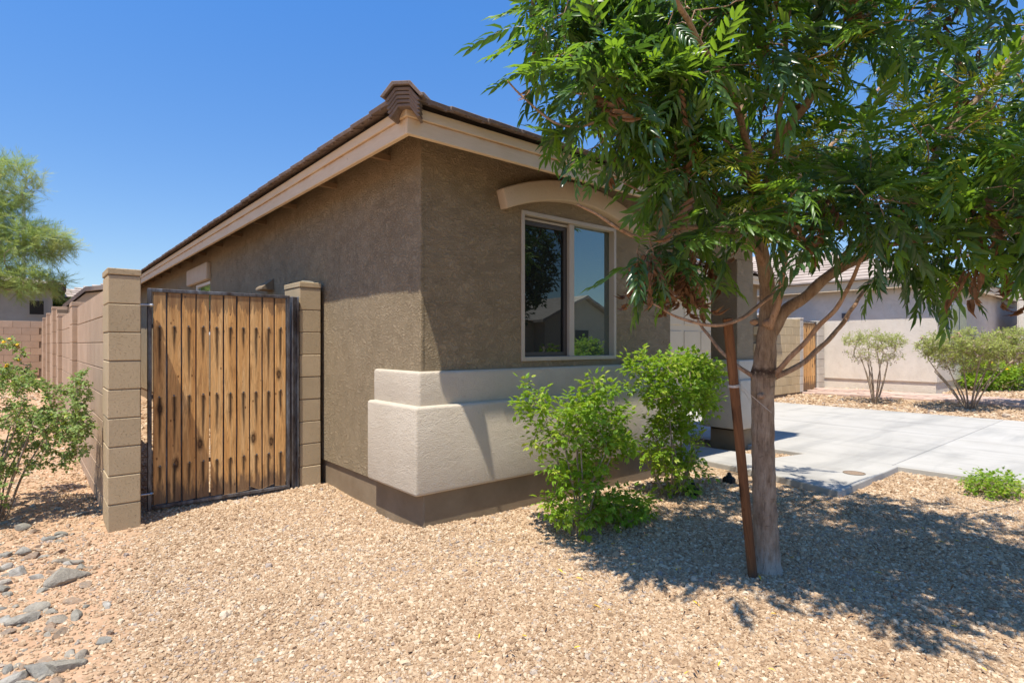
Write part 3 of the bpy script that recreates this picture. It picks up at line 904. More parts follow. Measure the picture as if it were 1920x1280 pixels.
mb = MB(); mb.box(7.6, 13.2, GY - 0.40, GY - 0.365, FZ0, FZM); mb.box(7.6, 13.2, GY - 0.416, GY - 0.365, FZM, FZ1); mb.box(13.2, 13.235, GY - 0.40, 19, FZ0, FZ1)
mb.obj("garage_fascia", M['fascia'], house)
mb = MB(); mb.box(7.4, 13.2, GY - 0.36, GY + 0.02, 2.64, 2.66); mb.obj("soffit", M['soffit'], house)

# ------------------------------------------------------------------ block pillars, gate
def block_mesh(w, d, h, mat, bev=0.005):
    return MB().box(-w / 2, w / 2, -d / 2, d / 2, -h / 2, h / 2).mesh("block", mat, bev, 1)
CH = 0.2032
def pillar(name, x0, x1, y0, y1, ztop_blocks, ncourse, cap, mat, label, cat="pillar", mz0=-0.1):
    cx, cy = (x0 + x1) / 2, (y0 + y1) / 2
    e = empty(name, (cx, cy, 0), label, cat)
    bm_ = block_mesh(x1 - x0, y1 - y0, CH - 0.006, mat)
    for k in range(ncourse):
        o = link("block", bm_, e, (cx + R.uniform(-.002, .002), cy + R.uniform(-.002, .002), ztop_blocks - CH * (k + 0.5)))
    mb = MB(); mb.box(x0 + 0.006, x1 - 0.006, y0 + 0.006, y1 - 0.006, mz0, ztop_blocks + 0.002); mb.obj("mortar", M['mortar'], e)
    if cap:
        mb = MB(); mb.box(x0 - 0.004, x1 + 0.004, y0 - 0.004, y1 + 0.004, ztop_blocks + 0.003, ztop_blocks + cap); mb.obj("cap", mat, e, 0.005, 1)
    return e
pillar("block_pillar", 0.403, 0.600, 4.892, 5.26, 1.80, 9, 0.048, M['block'], "tan block pillar left of the wooden gate, at the end of the long wall")
pillar("block_pillar", 1.846, 2.040, 5.174, 5.58, 1.824, 9, 0.050, M['block'], "shorter-looking tan block pillar between wooden gate and house wall")
# loose flat stone on the right pillar
def rock_mesh(name, mat, seed, sub=2, flat=0.6, jag=0.32):
    rr = np.random.default_rng(seed)
    bm = bmesh.new()
    bmesh.ops.create_icosphere(bm, subdivisions=sub, radius=1.0)
    dirs = rr.normal(size=(7, 3)); dirs /= np.linalg.norm(dirs, axis=1)[:, None]
    cut = rr.uniform(0.32, 0.78, 7)
    ph = rr.uniform(0, 6, 3)
    for v in bm.verts:
        c = np.array(v.co)
        for dd, k in zip(dirs, cut):
            s = c @ dd
            if s > k: c = c - dd * (s - k) * 0.92
        c *= 1 + jag * 0.25 * math.sin(3.1 * c[0] + ph[0]) * math.cos(2.7 * c[1] + ph[1])
        v.co = Vector((c[0], c[1] * 0.72, c[2] * flat))
    me = bpy.data.meshes.new(name)
    bm.to_mesh(me); bm.free()
    me.materials.append(mat)
    return me
o = link("stone", rock_mesh("stone", M['rock'], 5, 2, 0.30), None, (1.955, 5.30, 1.887), (0, 0.05, 0.3), (0.075, 0.085, 0.06))
tag(o, "small flat grey stone lying on top of the right gate pillar", "stone")

GATEY = 5.185
gate = empty("gate", (1.21, GATEY, 0.02), "wooden plank gate in dark steel frame between two block pillars", "gate")
g0, g1, gz0, gz1 = 0.678, 1.757, 0.03, 1.742
fr = 0.027
for nm, b in (("side_rail", (g0, g0 + fr, GATEY - .018, GATEY + .018, gz0, gz1)), ("side_rail", (g1 - fr, g1, GATEY - .018, GATEY + .018, gz0, gz1)),
              ("top_rail", (g0 + fr, g1 - fr, GATEY - .018, GATEY + .018, gz1 - fr, gz1)), ("bottom_rail", (g0 + fr, g1 - fr, GATEY - .018, GATEY + .018, gz0, gz0 + fr))):
    mb = MB(); mb.box(*b); mb.obj(nm, M['steel'], gate, 0.003, 1)
for zc in (1.45, 0.90, 0.36):
    mb = MB(); mb.box(g0 + fr, g1 - fr, GATEY + 0.012, GATEY + 0.030, zc - 0.016, zc + 0.016); mb.obj("cross_bar", M['steel'], gate)
bw = (g1 - g0 - 2 * fr) / 10
for k in range(10):
    xa = g0 + fr + bw * k + 0.005
    xb = xa + bw - R.uniform(0.010, 0.014)
    if k == 0: xa += 0.006
    jl, jr = R.uniform(-.002, .002), R.uniform(-.002, .002)
    zb0 = gz0 + fr + R.uniform(0.0, 0.012); zb1 = gz0 + fr + R.uniform(0.0, 0.012)
    if k == 7: zb0 += 0.03; zb1 -= 0.01
    if k == 8: zb0 += 0.0; zb1 += 0.02
    zt = gz1 - fr - 0.002
    cxk = (xa + xb) / 2
    zc = 0.865
    mb = MB()
    ya, yb = GATEY - 0.012 + R.uniform(-.002, .002), GATEY + 0.010
    nz = 6
    vs, fs = [], []
    for i in range(nz + 1):
        t_ = i / nz
        wl, wr = R.uniform(-.0012, .0012), R.uniform(-.0012, .0012)
        za = zb0 + (zt - zb0) * t_; zb_ = zb1 + (zt - zb1) * t_
        vs += [(xa + wl, ya, za), (xb + wr, ya, zb_), (xb + wr, yb, zb_), (xa + wl, yb, za)]
    for i in range(nz):
        a = i * 4
        for j in range(4):
            fs.append((a + j, a + (j + 1) % 4, a + 4 + (j + 1) % 4, a + 4 + j))
    fs += [(0, 1, 2, 3), (nz * 4 + 3, nz * 4 + 2, nz * 4 + 1, nz * 4)]
    vs = [(x - cxk, y - GATEY, z - zc) for x, y, z in vs]
    mb.add(vs, fs)
    bo = link("board", mb.mesh("board", M['wood'], 0.002, 1), gate, (cxk, GATEY, zc))
    for zz in (1.45, 0.90, 0.36):
        m2 = MB(); m2.cyl((cxk + R.uniform(-.004, .004), ya - 0.007, zz + R.uniform(-.004, .004)), 0.0075, 0.008, 6, 1); m2.obj("bolt", M['steel'], bo)
    if k and k != 4:  # dark strips added to stand in for shade in the gaps between boards
        mb = MB(); mb.box(xa - 0.022, xa + 0.008, GATEY + 0.013, GATEY + 0.026, gz0 + fr, gz1 - fr); mb.obj("gap_shade_strip", M['steel'], gate)
# latch / hinge bolts on the left
for zz in (1.61, 0.16):
    mb = MB()
    vs, fs = tube([(0.602, GATEY - 0.045, zz - 0.05), (0.604, GATEY - 0.045, zz - 0.006), (0.615, GATEY - 0.045, zz), (0.70, GATEY - 0.045, zz), (0.712, GATEY - 0.04, zz)], [0.007] * 5, 8)
    mb.add(vs, fs)
    mb.cyl((0.69, GATEY - 0.045, zz), 0.013, 0.014, 6, 0)
    mb.obj("hinge_pin", M['zinc'], gate)
lp = empty("gate_post", (0.625, GATEY, 0), "dark steel post between left block pillar and gate frame", "post")
mb = MB(); mb.box(0.600, 0.634, GATEY - 0.02, GATEY + 0.03, -0.05, 1.76); mb.obj("post", M['steel'], lp, 0.003, 1)
rp = empty("gate_post", (1.80, GATEY, 0), "bluish steel latch post bolted to the pillar beside the house", "post")
mb = MB(); mb.box(1.776, 1.832, GATEY + 0.0, GATEY + 0.045, -0.02, 1.735); mb.box(1.776, 1.784, GATEY - 0.03, GATEY, -0.02, 1.735); mb.box(1.824, 1.832, GATEY - 0.03, GATEY, -0.02, 1.735)
mb.obj("channel", M['steel'], rp, 0.002, 1)
for zz in (1.59, 0.30):
    mb = MB(); mb.cyl((1.832, GATEY + 0.01, zz), 0.014, 0.016, 6, 0); mb.obj("bolt", M['zinc'], rp)

# ------------------------------------------------------------------ long block wall running back on the left
fang = math.atan2(-(0.42 - 0.20), 17.05)     # slight splay
fence = empty("block_wall", (0.42, 5.26, 0), "long pinkish block wall with pilasters running back from the left pillar", "wall")
ux, uy = math.sin(fang), math.cos(fang)
FM = block_mesh(0.15, 0.394, CH - 0.005, M['fence_block'], 0.004)
PMh = block_mesh(0.22, 0.394, CH - 0.005, M['fence_block'], 0.005)
def fpt(s, off=0.0):
    return (0.42 + ux * s + uy * off, 5.26 + uy * s - ux * off)
nblk = 0
pil = [3.0, 6.1, 8.1, 10.9, 13.7]
def steptop(s):
    return 1.728 if s < 7.6 else (1.728 + CH if s < 14 else 1.728 + CH)
far_v = MB()
s = 0.0
i = 0
while s < 16.9:
    top = steptop(s)
    for k in range(9 + (1 if s > 7.6 else 0)):
        zc = top - CH * (k + 0.5)
        ss = s + 0.2 + (0.2 if k % 2 else 0.0)
        if zc < -0.1 + 0.26 * float(sstep(0.7, 15, s)): continue
        px, py = fpt(ss, 0.075)
        if nblk < 250:
            o = link("block", FM, fence, (px, py, zc)); o.rotation_euler = (0, 0, -fang); nblk += 1
        else:
            far_v.box(px - 0.075, px + 0.075, py - 0.197, py + 0.197, zc - CH / 2 + .003, zc + CH / 2 - .003)
    s += 0.4
o = far_v.obj("far_blocks", M['fence_block'], fence); o['kind'] = 'stuff'
mb = MB()
for a, b, t_ in ((0, 7.6, 1.722), (7.6, 17.0, 1.722 + CH)):
    p0, p1 = fpt(a, 0.008), fpt(b, 0.008)
    mb.add([(p0[0], p0[1], -0.1), (p1[0], p1[1], -0.1), (p1[0] + .134, p1[1], -0.1), (p0[0] + .134, p0[1], -0.1),
            (p0[0], p0[1], t_), (p1[0], p1[1], t_), (p1[0] + .134, p1[1], t_), (p0[0] + .134, p0[1], t_)],
           [(0, 3, 2, 1), (4, 5, 6, 7), (0, 1, 5, 4), (1, 2, 6, 5), (2, 3, 7, 6), (3, 0, 4, 7)])
mb.obj("mortar", M['mortar'], fence)
for s in pil:
    top = steptop(s) + 0.055
    pe = empty("pilaster", (*fpt(s, 0.05), 0), None, None); pe.parent = fence; pe.location = Vector(pe.location) - Vector(fence.location)
    for k in range(10):
        zc = top - 0.05 - CH * (k + 0.5)
        px, py = fpt(s, 0.06)
        if zc < -0.08: continue
        o = link("block", PMh, pe, (px, py, zc)); o.rotation_euler = (0, 0, -fang)
    px, py = fpt(s, 0.06)
    mb = MB(); mb.box(px - .113, px + .113, py - .2, py + .2, top - 0.047, top); mb.obj("cap", M['fence_block'], pe, 0.004, 1)
    mb = MB(); mb.box(px - .104, px + .104, py - .191, py + .191, -0.1, top - 0.05); mb.obj("mortar", M['mortar'], pe)
# cross wall at the back left
cross = empty("block_wall", (-1.5, 22.35, 0.25), "brown block wall crossing the far end of the left side yard", "wall")
CB = block_mesh(0.394, 0.15, CH - 0.005, M['fence_block'], 0.004)
for k in range(8):
    for i in range(-14, 1):
        xx = 0.15 + i * 0.4 - (0.2 if k % 2 else 0)
        link("block", CB, cross, (xx, 22.4, 2.0 - CH * (k + 0.5)))
mb = MB(); mb.box(-5.6, 0.3, 22.34, 22.46, 0.1, 1.995); mb.obj("mortar", M['mortar'], cross)

# ------------------------------------------------------------------ far left background: houses, pole
fh = empty("house", (-9, 31, 0), "pale grey stucco house with tiled roof beyond the brown cross wall", "house")
mb = MB(); mb.box(-14, 0.62, 30, 38, 0, 3.62); mb.obj("wall", M['neigh_grey'], fh)
mb = MB(); mb.box(0.62, 6.5, 32.2, 40, 0, 3.28); mb.obj("wing", M['neigh_grey'], fh)
def far_roof(par, x0, x1, y0, y1, z, sl, mat=None, rows=True, ridge_x=None):
    rf = empty("roof", (x0, y0, z), None, None); rf.parent = par; rf.location = Vector(rf.location) - Vector(par.location)
    hwid = min(x1 - x0, y1 - y0) / 2
    r = hwid * sl
    mb = MB()
    if (x1 - x0) > (y1 - y0):
        pts = [(x0, y0, z), (x1, y0, z), (x1, y1, z), (x0, y1, z), (x0 + hwid, (y0 + y1) / 2, z + r), (x1 - hwid, (y0 + y1) / 2, z + r)]
        fs = [(0, 1, 5, 4), (1, 2, 5), (2, 3, 4, 5), (3, 0, 4), (0, 3, 2, 1)]
    else:
        pts = [(x0, y0, z), (x1, y0, z), (x1, y1, z), (x0, y1, z), ((x0 + x1) / 2, y0 + hwid, z + r), ((x0 + x1) / 2, y1 - hwid, z + r)]
        fs = [(0, 1, 4), (1, 2, 5, 4), (2, 3, 5), (3, 0, 4, 5), (0, 3, 2, 1)]
    mb.add(pts, fs)
    mb.obj("roof_deck", M['far_tile'], rf)
    if rows:
        n = int(hwid / 0.36)
        for k in range(n):
            t_ = (k + 0.1) * 0.36
            zz = z + t_ * sl
            mb = MB()
            if (x1 - x0) > (y1 - y0):
                mb.add([(x0 + t_, y0 + t_ - .05, zz), (x1 - t_, y0 + t_ - .05, zz), (x1 - t_, y0 + t_ + .30, zz + .12), (x0 + t_, y0 + t_ + .30, zz + .12),
                        (x0 + t_, y0 + t_ - .05, zz + .05), (x1 - t_, y0 + t_ - .05, zz + .05), (x1 - t_, y0 + t_ + .30, zz + .135), (x0 + t_, y0 + t_ + .30, zz + .135)],
                       [(0, 3, 2, 1), (4, 5, 6, 7), (0, 1, 5, 4), (1, 2, 6, 5), (2, 3, 7, 6), (3, 0, 4, 7)])
            else:
                mb.add([(x0 + t_ - .05, y0 + t_, zz), (x0 + t_ + .30, y0 + t_, zz + .12), (x0 + t_ + .30, y1 - t_, zz + .12), (x0 + t_ - .05, y1 - t_, zz),
                        (x0 + t_ - .05, y0 + t_, zz + .05), (x0 + t_ + .30, y0 + t_, zz + .135), (x0 + t_ + .30, y1 - t_, zz + .135), (x0 + t_ - .05, y1 - t_, zz + .05)],
                       [(0, 3, 2, 1), (4, 5, 6, 7), (0, 1, 5, 4), (1, 2, 6, 5), (2, 3, 7, 6), (3, 0, 4, 7)])
            mb.obj("tile_course", M['far_tile'], rf)
    mb = MB()
    mb.box(x0 - .05, x1 + .05, y0 - .05, y0, z - .22, z + .02); mb.box(x0 - .05, x0, y0, y1, z - .22, z + .02); mb.box(x1, x1 + .05, y0, y1, z - .22, z + .02)
    mb.obj("fascia", M['dark_band'], rf)
    return rf
far_roof(fh, -14.5, 1.0, 29.6, 38.4, 3.70, 0.20)
far_roof(fh, 0.0, 9.0, 31.8, 40.6, 3.36, 0.32)
for (x0, x1, z0, z1) in ((-0.16, 0.40, 2.45, 3.12), (-3.2, -2.0, 1.6, 3.0)):
    wdw = empty("window", (x0, 30, z0), None, None); wdw.parent = fh; wdw.location = Vector(wdw.location) - Vector(fh.location)
    mb = MB(); mb.box(x0, x1, 29.96, 30.02, z0, z1); mb.obj("frame", M['neigh_grey'], wdw)
    mb = MB(); mb.box(x0 + .06, x1 - .06, 29.94, 29.96, z0 + .06, z1 - .06); mb.obj("pane", M['interior'], wdw)
gh = empty("house", (1.0, 26, 0), "low gabled house peeking above the long block wall beside the pillar", "house")
mb = MB()
prof = [(1.02, 0.1), (7.0, 0.1), (7.0, 3.3), (5.0, 3.85), (1.55, 3.25), (1.02, 2.72)]
n_ = len(prof)
mb.add([(x, 27, z) for x, z in prof] + [(x, 33, z) for x, z in prof], [tuple(range(n_)), tuple(reversed(range(n_, 2 * n_)))] + [(i, (i + 1) % n_, n_ + (i + 1) % n_, n_ + i) for i in range(n_)])
mb.obj("wall", M['beige_wall'], gh)
mb = MB()
for a, b in (((0.86, 2.62), (1.5, 3.30)), ((1.5, 3.30), (5.0, 3.92)), ((5.0, 3.92), (7.3, 3.28))):
    mb.add([(a[0], 26.6, a[1]), (b[0], 26.6, b[1]), (b[0], 33.4, b[1]), (a[0], 33.4, a[1]), (a[0], 26.6, a[1] + .16), (b[0], 26.6, b[1] + .16), (b[0], 33.4, b[1] + .16), (a[0], 33.4, a[1] + .16)],
           [(0, 3, 2, 1), (4, 5, 6, 7), (0, 1, 5, 4), (1, 2, 6, 5), (2, 3, 7, 6), (3, 0, 4, 7)])
mb.obj("roof", M['far_tile'], gh)
# street lamp
lp0 = W(45, 645, 24.0)
lamp = empty("street_lamp", (lp0.x, lp0.y, 0.2), "tall grey-green street lamp pole behind the feathery tree", "street lamp")
mb = MB(); mb.cyl((lp0.x, lp0.y, 0.2), 0.085, 7.2, 10, 2, 0.05); mb.obj("pole", M['metal_grey'], lamp)
mb = MB(); vs, fs = tube([(lp0.x, lp0.y, 7.2), (lp0.x - .1, lp0.y - .1, 7.5), (lp0.x - .5, lp0.y - .1, 7.6)], [.04, .035, .03], 8); mb.add(vs, fs); mb.obj("arm", M['metal_grey'], lamp)
mb = MB(); mb.box(lp0.x - .75, lp0.x - .4, lp0.y - .2, lp0.y, 7.52, 7.62); mb.obj("lamp_head", M['metal_grey'], lamp, 0.02, 1)

# ------------------------------------------------------------------ right side: block return, neighbour gate and house, path
ret = empty("block_wall", (13.9, 6.35, 0), "yellowish tan block wall between garage corner and neighbour's gate", "wall")
TB = block_mesh(0.394, 0.19, CH - 0.005, M['tan_block'], 0.005)
for k in range(9):
    for i in range(5):
        xx = 13.17 + i * 0.4 - (0.2 if k % 2 else 0)
        link("block", TB, ret, (xx, 6.40, 1.93 - CH * (k + 0.5)))
mb = MB(); mb.box(12.9, 14.72, 6.315, 6.485, -0.1, 1.925); mb.obj("mortar", M['mortar'], ret)
pillar("block_pillar", 14.78, 14.97, 6.30, 6.7, 1.93, 9, 0.05, M['grey_block'], "narrow pale grey block pillar left of the neighbour's wooden gate")
pillar("block_pillar", 15.86, 16.26, 6.30, 6.5, 1.93, 9, 0.0, M['grey_block'], "pale grey block pillar between neighbour's gate and the grey house wall")
ng = empty("gate", (15.4, 6.4, 0.1), "neighbour's narrow orange wooden gate beyond the concrete driveway", "gate")
for k in range(7):
    xa = 14.99 + 0.118 * k
    mb = MB(); mb.box(-0.054, 0.054, -0.01, 0.01, -0.87, 0.87)
    link("board", mb.mesh("board", M['wood'], 0.002, 1), ng, (xa + 0.057, 6.36, 0.99))
for nm, b in (("side_rail", (15.815, 15.855, 6.34, 6.38, .09, 1.9)), ("top_rail", (14.98, 15.815, 6.34, 6.38, 1.87, 1.9)), ("bottom_rail", (14.98, 15.815, 6.34, 6.38, .09, .12))):
    mb = MB(); mb.box(*b); mb.obj(nm, M['steel'], ng)

XN = 16.3
nh = empty("house", (XN, 4, 0), "pale grey stucco neighbour's house with tiled roof beyond the driveway", "house")
YN = 3.82
mb = MB(); mb.box(XN, 26, YN, 20, 0.40, 2.95); mb.obj("wall", M['neigh'], nh, 0.01, 1)
mb = MB(); mb.box(XN + 0.03, 26, YN + 0.03, 20, -0.1, 0.41); mb.obj("foundation", M['neigh'], nh)
mb = MB(); mb.box(XN - .26, 26.4, YN - .26, YN - .22, 2.68, 2.92); mb.box(XN - .26, XN - .22, YN - .22, 20, 2.68, 2.92); mb.obj("fascia", M['fascia'], nh)
mb = MB(); mb.box(XN - .22, 26, YN - .22, 20, 2.90, 2.92); mb.obj("soffit", M['soffit'], nh)
nr = empty("roof", (XN, YN, 2.9), None, None); nr.parent = nh; nr.location = Vector(nr.location) - Vector(nh.location)
mb = MB()
a0, b0 = XN - .29, YN - .29
mb.add([(a0, b0, 2.93), (26.4, b0, 2.93), (21.1, b0 + 5.2, 4.65), (21.1, 15, 4.65), (26.4, 20, 2.93), (a0, 20, 2.93)], [(0, 1, 2), (1, 4, 3, 2), (0, 2, 3, 5), (3, 4, 5)])
mb.obj("roof_deck", M['far_tile'], nr)
for k in range(12):
    t_ = 0.36 * k; zz = 2.93 + t_ * 0.33
    mb = MB()
    x = a0 + t_
    mb.add([(x - .05, b0 + t_, zz), (x + .32, b0 + t_, zz + .12), (x + .32, 20 - t_, zz + .12), (x - .05, 20 - t_, zz), (x - .05, b0 + t_, zz + .045), (x + .32, b0 + t_, zz + .135), (x + .32, 20 - t_, zz + .135), (x - .05, 20 - t_, zz + .045)],
           [(0, 3, 2, 1), (4, 5, 6, 7), (0, 1, 5, 4), (1, 2, 6, 5), (2, 3, 7, 6), (3, 0, 4, 7)])
    mb.obj("tile_course", M['far_tile'], nr)
mb = MB(); mb.box(XN - .03, XN + .01, 5.70, 5.88, 1.98, 2.12); mb.obj("wall_vent", M['steel'], nh, 0.004, 1)
mb = MB(); mb.box(XN - .10, XN + .01, 7.2, 8.3, 2.15, 2.35); mb.obj("window_lintel", M['white'], nh, 0.01, 1)
nw = empty("window", (17.4, YN, 1.2), None, None); nw.parent = nh; nw.location = Vector(nw.location) - Vector(nh.location)
mb = MB(); mb.box(17.3, 18.9, YN - .03, YN + .01, 1.0, 2.35); mb.obj("frame", M['white'], nw)
for xa in (17.36, 18.14):
    mb = MB(); mb.box(xa, xa + .70, YN - .045, YN - .03, 1.06, 2.29); mb.obj("pane", M['glass'], nw)
mb = MB(); mb.box(19.3, 19.9, YN - 1.6, YN - 1.0, 0, 2.7); mb.obj("porch_column", M['neigh'], nh, 0.01, 1)
mb = MB(); mb.box(22.6, 30, YN - 5.0, YN - 0.5, 0, 2.6); mb.obj("garage_wing", M['neigh'], nh)

path = bpy.data.objects.new("paver_path", None); COL.objects.link(path); tag(path, kind='structure')
PV = MB().box(-0.098, 0.098, -0.198, 0.198, -0.03, 0.03).mesh("paver", M['paver'], 0.004, 1)
cnt = 0
pv_far = MB()
for j in range(24):
    yy = 6.2 - j * 0.402
    for i in range(6):
        xx = 15.0 + i * 0.2 + 0.03 * (j % 2) + 0.0
        zz = float(height(xx, yy)) + 0.012
        if cnt < 290:
            link("paver", PV, path, (xx, yy - 0.2 * (i % 2), zz)); cnt += 1

# blue bin / barrel far right behind shrub
bp = W(1895, 645, 22)
bb = empty("barrel", (bp.x, bp.y, 0.1), "bright blue plastic barrel half hidden behind the round shrub tops", "barrel")
mb = MB(); mb.cyl((bp.x, bp.y, 0.1), 0.30, 1.55, 20, 2, 0.30); mb.obj("drum", M['blue'], bb, 0.02, 2)
mb = MB(); mb.cyl((bp.x, bp.y, 1.65), 0.27, 0.12, 20, 2, 0.16); mb.obj("dome", M['blue'], bb, 0.02, 1)

# ------------------------------------------------------------------ across the street (seen only as reflections in the front window)
ah = empty("house", (30, -21, 0), "gabled beige house across the street, seen reflected in the window", "house")
mb = MB()
mb.add([(26.0, -28, 0), (33.5, -28, 0), (33.5, -20.5, 0), (26.0, -20.5, 0), (26.0, -28, 2.9), (33.5, -28, 2.9), (33.5, -20.5, 2.9), (26.0, -20.5, 2.9), (29.75, -28, 4.5), (29.75, -20.5, 4.5)],
       [(2, 3, 7, 9, 6), (1, 2, 6, 5), (0, 1, 5, 8, 4), (3, 0, 4, 7), (4, 8, 9, 7), (8, 5, 6, 9)])
mb.box(12, 26.0, -28, -21.5, 0, 2.9)
mb.obj("wall", M['beige_wall'], ah)
mb = MB()
for sgn in (-1, 1):
    a, b = (29.75, 4.55), (29.75 + sgn * 4.3, 2.75)
    mb.add([(a[0], -28.4, a[1]), (b[0], -28.4, b[1]), (b[0], -20.1, b[1]), (a[0], -20.1, a[1]), (a[0], -28.4, a[1] + .18), (b[0], -28.4, b[1] + .18), (b[0], -20.1, b[1] + .18), (a[0], -20.1, a[1] + .18)],
           [(0, 3, 2, 1), (4, 5, 6, 7), (0, 1, 5, 4), (1, 2, 6, 5), (2, 3, 7, 6), (3, 0, 4, 7)])
mb.add([(11.5, -21, 2.9), (26, -21, 2.9), (26, -24.75, 4.3), (11.5, -24.75, 4.3), (26, -28.5, 2.9), (11.5, -28.5, 2.9)], [(0, 1, 2, 3), (3, 2, 4, 5)])
mb.obj("roof", M['far_tile'], ah)
mb = MB(); mb.box(28.9, 30.2, -20.5, -20.44, 0.9, 2.3); mb.obj("window", M['interior'], ah)

# ------------------------------------------------------------------ vegetation tools
def leaflet(L, wdt, bend=0.25, fold=0.25, segs=3, curl=0.0):
    """one leaflet along +x, folded on the midrib, tip bent down; -> verts (n,3), tris"""
    prof = {2: [(0.33, 1.0)], 3: [(0.22, 0.82), (0.58, 0.95)], 4: [(0.16, 0.66), (0.42, 1.0), (0.74, 0.62)]}[segs]
    vs = [(0, 0, 0)]
    for t, w in prof:
        z = -bend * L * t * t
        y = curl * L * t * t
        vs += [(L * t, y - wdt * w / 2, z + fold * wdt * 0.5), (L * t, y, z), (L * t, y + wdt * w / 2, z + fold * wdt * 0.5)]
    vs.append((L, curl * L, -bend * L))
    tr = [(0, 2, 1), (0, 3, 2)]
    for i in range(len(prof) - 1):
        a = 1 + 3 * i; b = a + 3
        tr += [(a, a + 1, b + 1), (a, b + 1, b), (a + 1, a + 2, b + 2), (a + 1, b + 2, b + 1)]
    a = 1 + 3 * (len(prof) - 1); e = len(vs) - 1
    tr += [(a, a + 1, e), (a + 1, a + 2, e)]
    return np.array(vs), np.array(tr)

def frames(f, u):
    f = f / np.linalg.norm(f, axis=-1, keepdims=True)
    s = np.cross(u, f); s /= np.maximum(np.linalg.norm(s, axis=-1, keepdims=True), 1e-6)
    u2 = np.cross(f, s)
    return np.stack([f, s, u2], -1)      # columns

def compound(L=0.24, pairs=6, ll=0.085, lw=0.021, droop=0.35, sag=0.35, seed=0, segs=3, dead=False, rach=0.0016):
    rr = np.random.default_rng(seed)
    V, T = [], []
    nb = 0
    def rp(t):
        return np.array([L * t * (1 - 0.12 * sag * t), 0.0, -sag * L * t * t])
    k = 0
    items = []
    for i in range(pairs):
        t = 0.22 + 0.74 * i / max(1, pairs - 1)
        for sgn in (-1, 1):
            items.append((t + rr.uniform(-.02, .02), sgn, 1.0 - 0.25 * abs(t - 0.55) / 0.45))
    items.append((1.0, 0, 0.95))
    for t, sgn, sc in items:
        v, tr = leaflet(ll * sc * rr.uniform(0.85, 1.1), lw * sc * rr.uniform(0.9, 1.15), (0.9 if dead else 0.28) + rr.uniform(-.1, .15), (1.4 if dead else 0.45), segs, sgn * -0.10)
        ang = math.radians(rr.uniform(48, 66) - 22 * t) * sgn
        dr = droop * rr.uniform(0.5, 1.5) + (0.9 if dead else 0)
        f = np.array([math.cos(ang), math.sin(ang), -dr])
        Rm = frames(f[None], np.array([[rr.uniform(-.25, .25), rr.uniform(-.25, .25), 1.0]]))[0]
        V.append(v @ Rm.T + rp(min(t, 1.0)))
        T.append(tr + nb); nb += len(v)
    # rachis as a thin 3-sided strip
    n = 5
    rv, rt = [], []
    for i in range(n):
        p = rp(i / (n - 1))
        w_ = rach * (1 - 0.6 * i / (n - 1))
        rv += [p + (0, -w_, 0), p + (0, w_, 0), p + (0, 0, -w_ * 1.6)]
    for i in range(n - 1):
        a = 3 * i
        for j in range(3):
            b = (j + 1) % 3
            rt += [(a + j, a + b, a + 3 + b), (a + j, a + 3 + b, a + 3 + j)]
    V.append(np.array(rv)); T.append(np.array(rt) + nb)
    return np.concatenate(V), np.concatenate(T)

def scatter(protos, which, P, Rm, S, mat_of):
    """joins transformed copies -> verts, tris, material index"""
    VV, TT, MI = [], [], []
    nb = 0
    for k, (v, t) in enumerate(protos):
        sel = np.where(which == k)[0]
        if not len(sel): continue
        a = np.einsum('nij,vj->nvi', Rm[sel], v) * S[sel][:, None, None] + P[sel][:, None, :]
        n, m = len(sel), len(v)
        VV.append(a.reshape(-1, 3))
        TT.append((t[None] + (np.arange(n) * m)[:, None, None] + nb).reshape(-1, 3))
        MI.append(np.repeat(mat_of[sel], len(t)))
        nb += n * m
    return np.concatenate(VV), np.concatenate(TT), np.concatenate(MI)

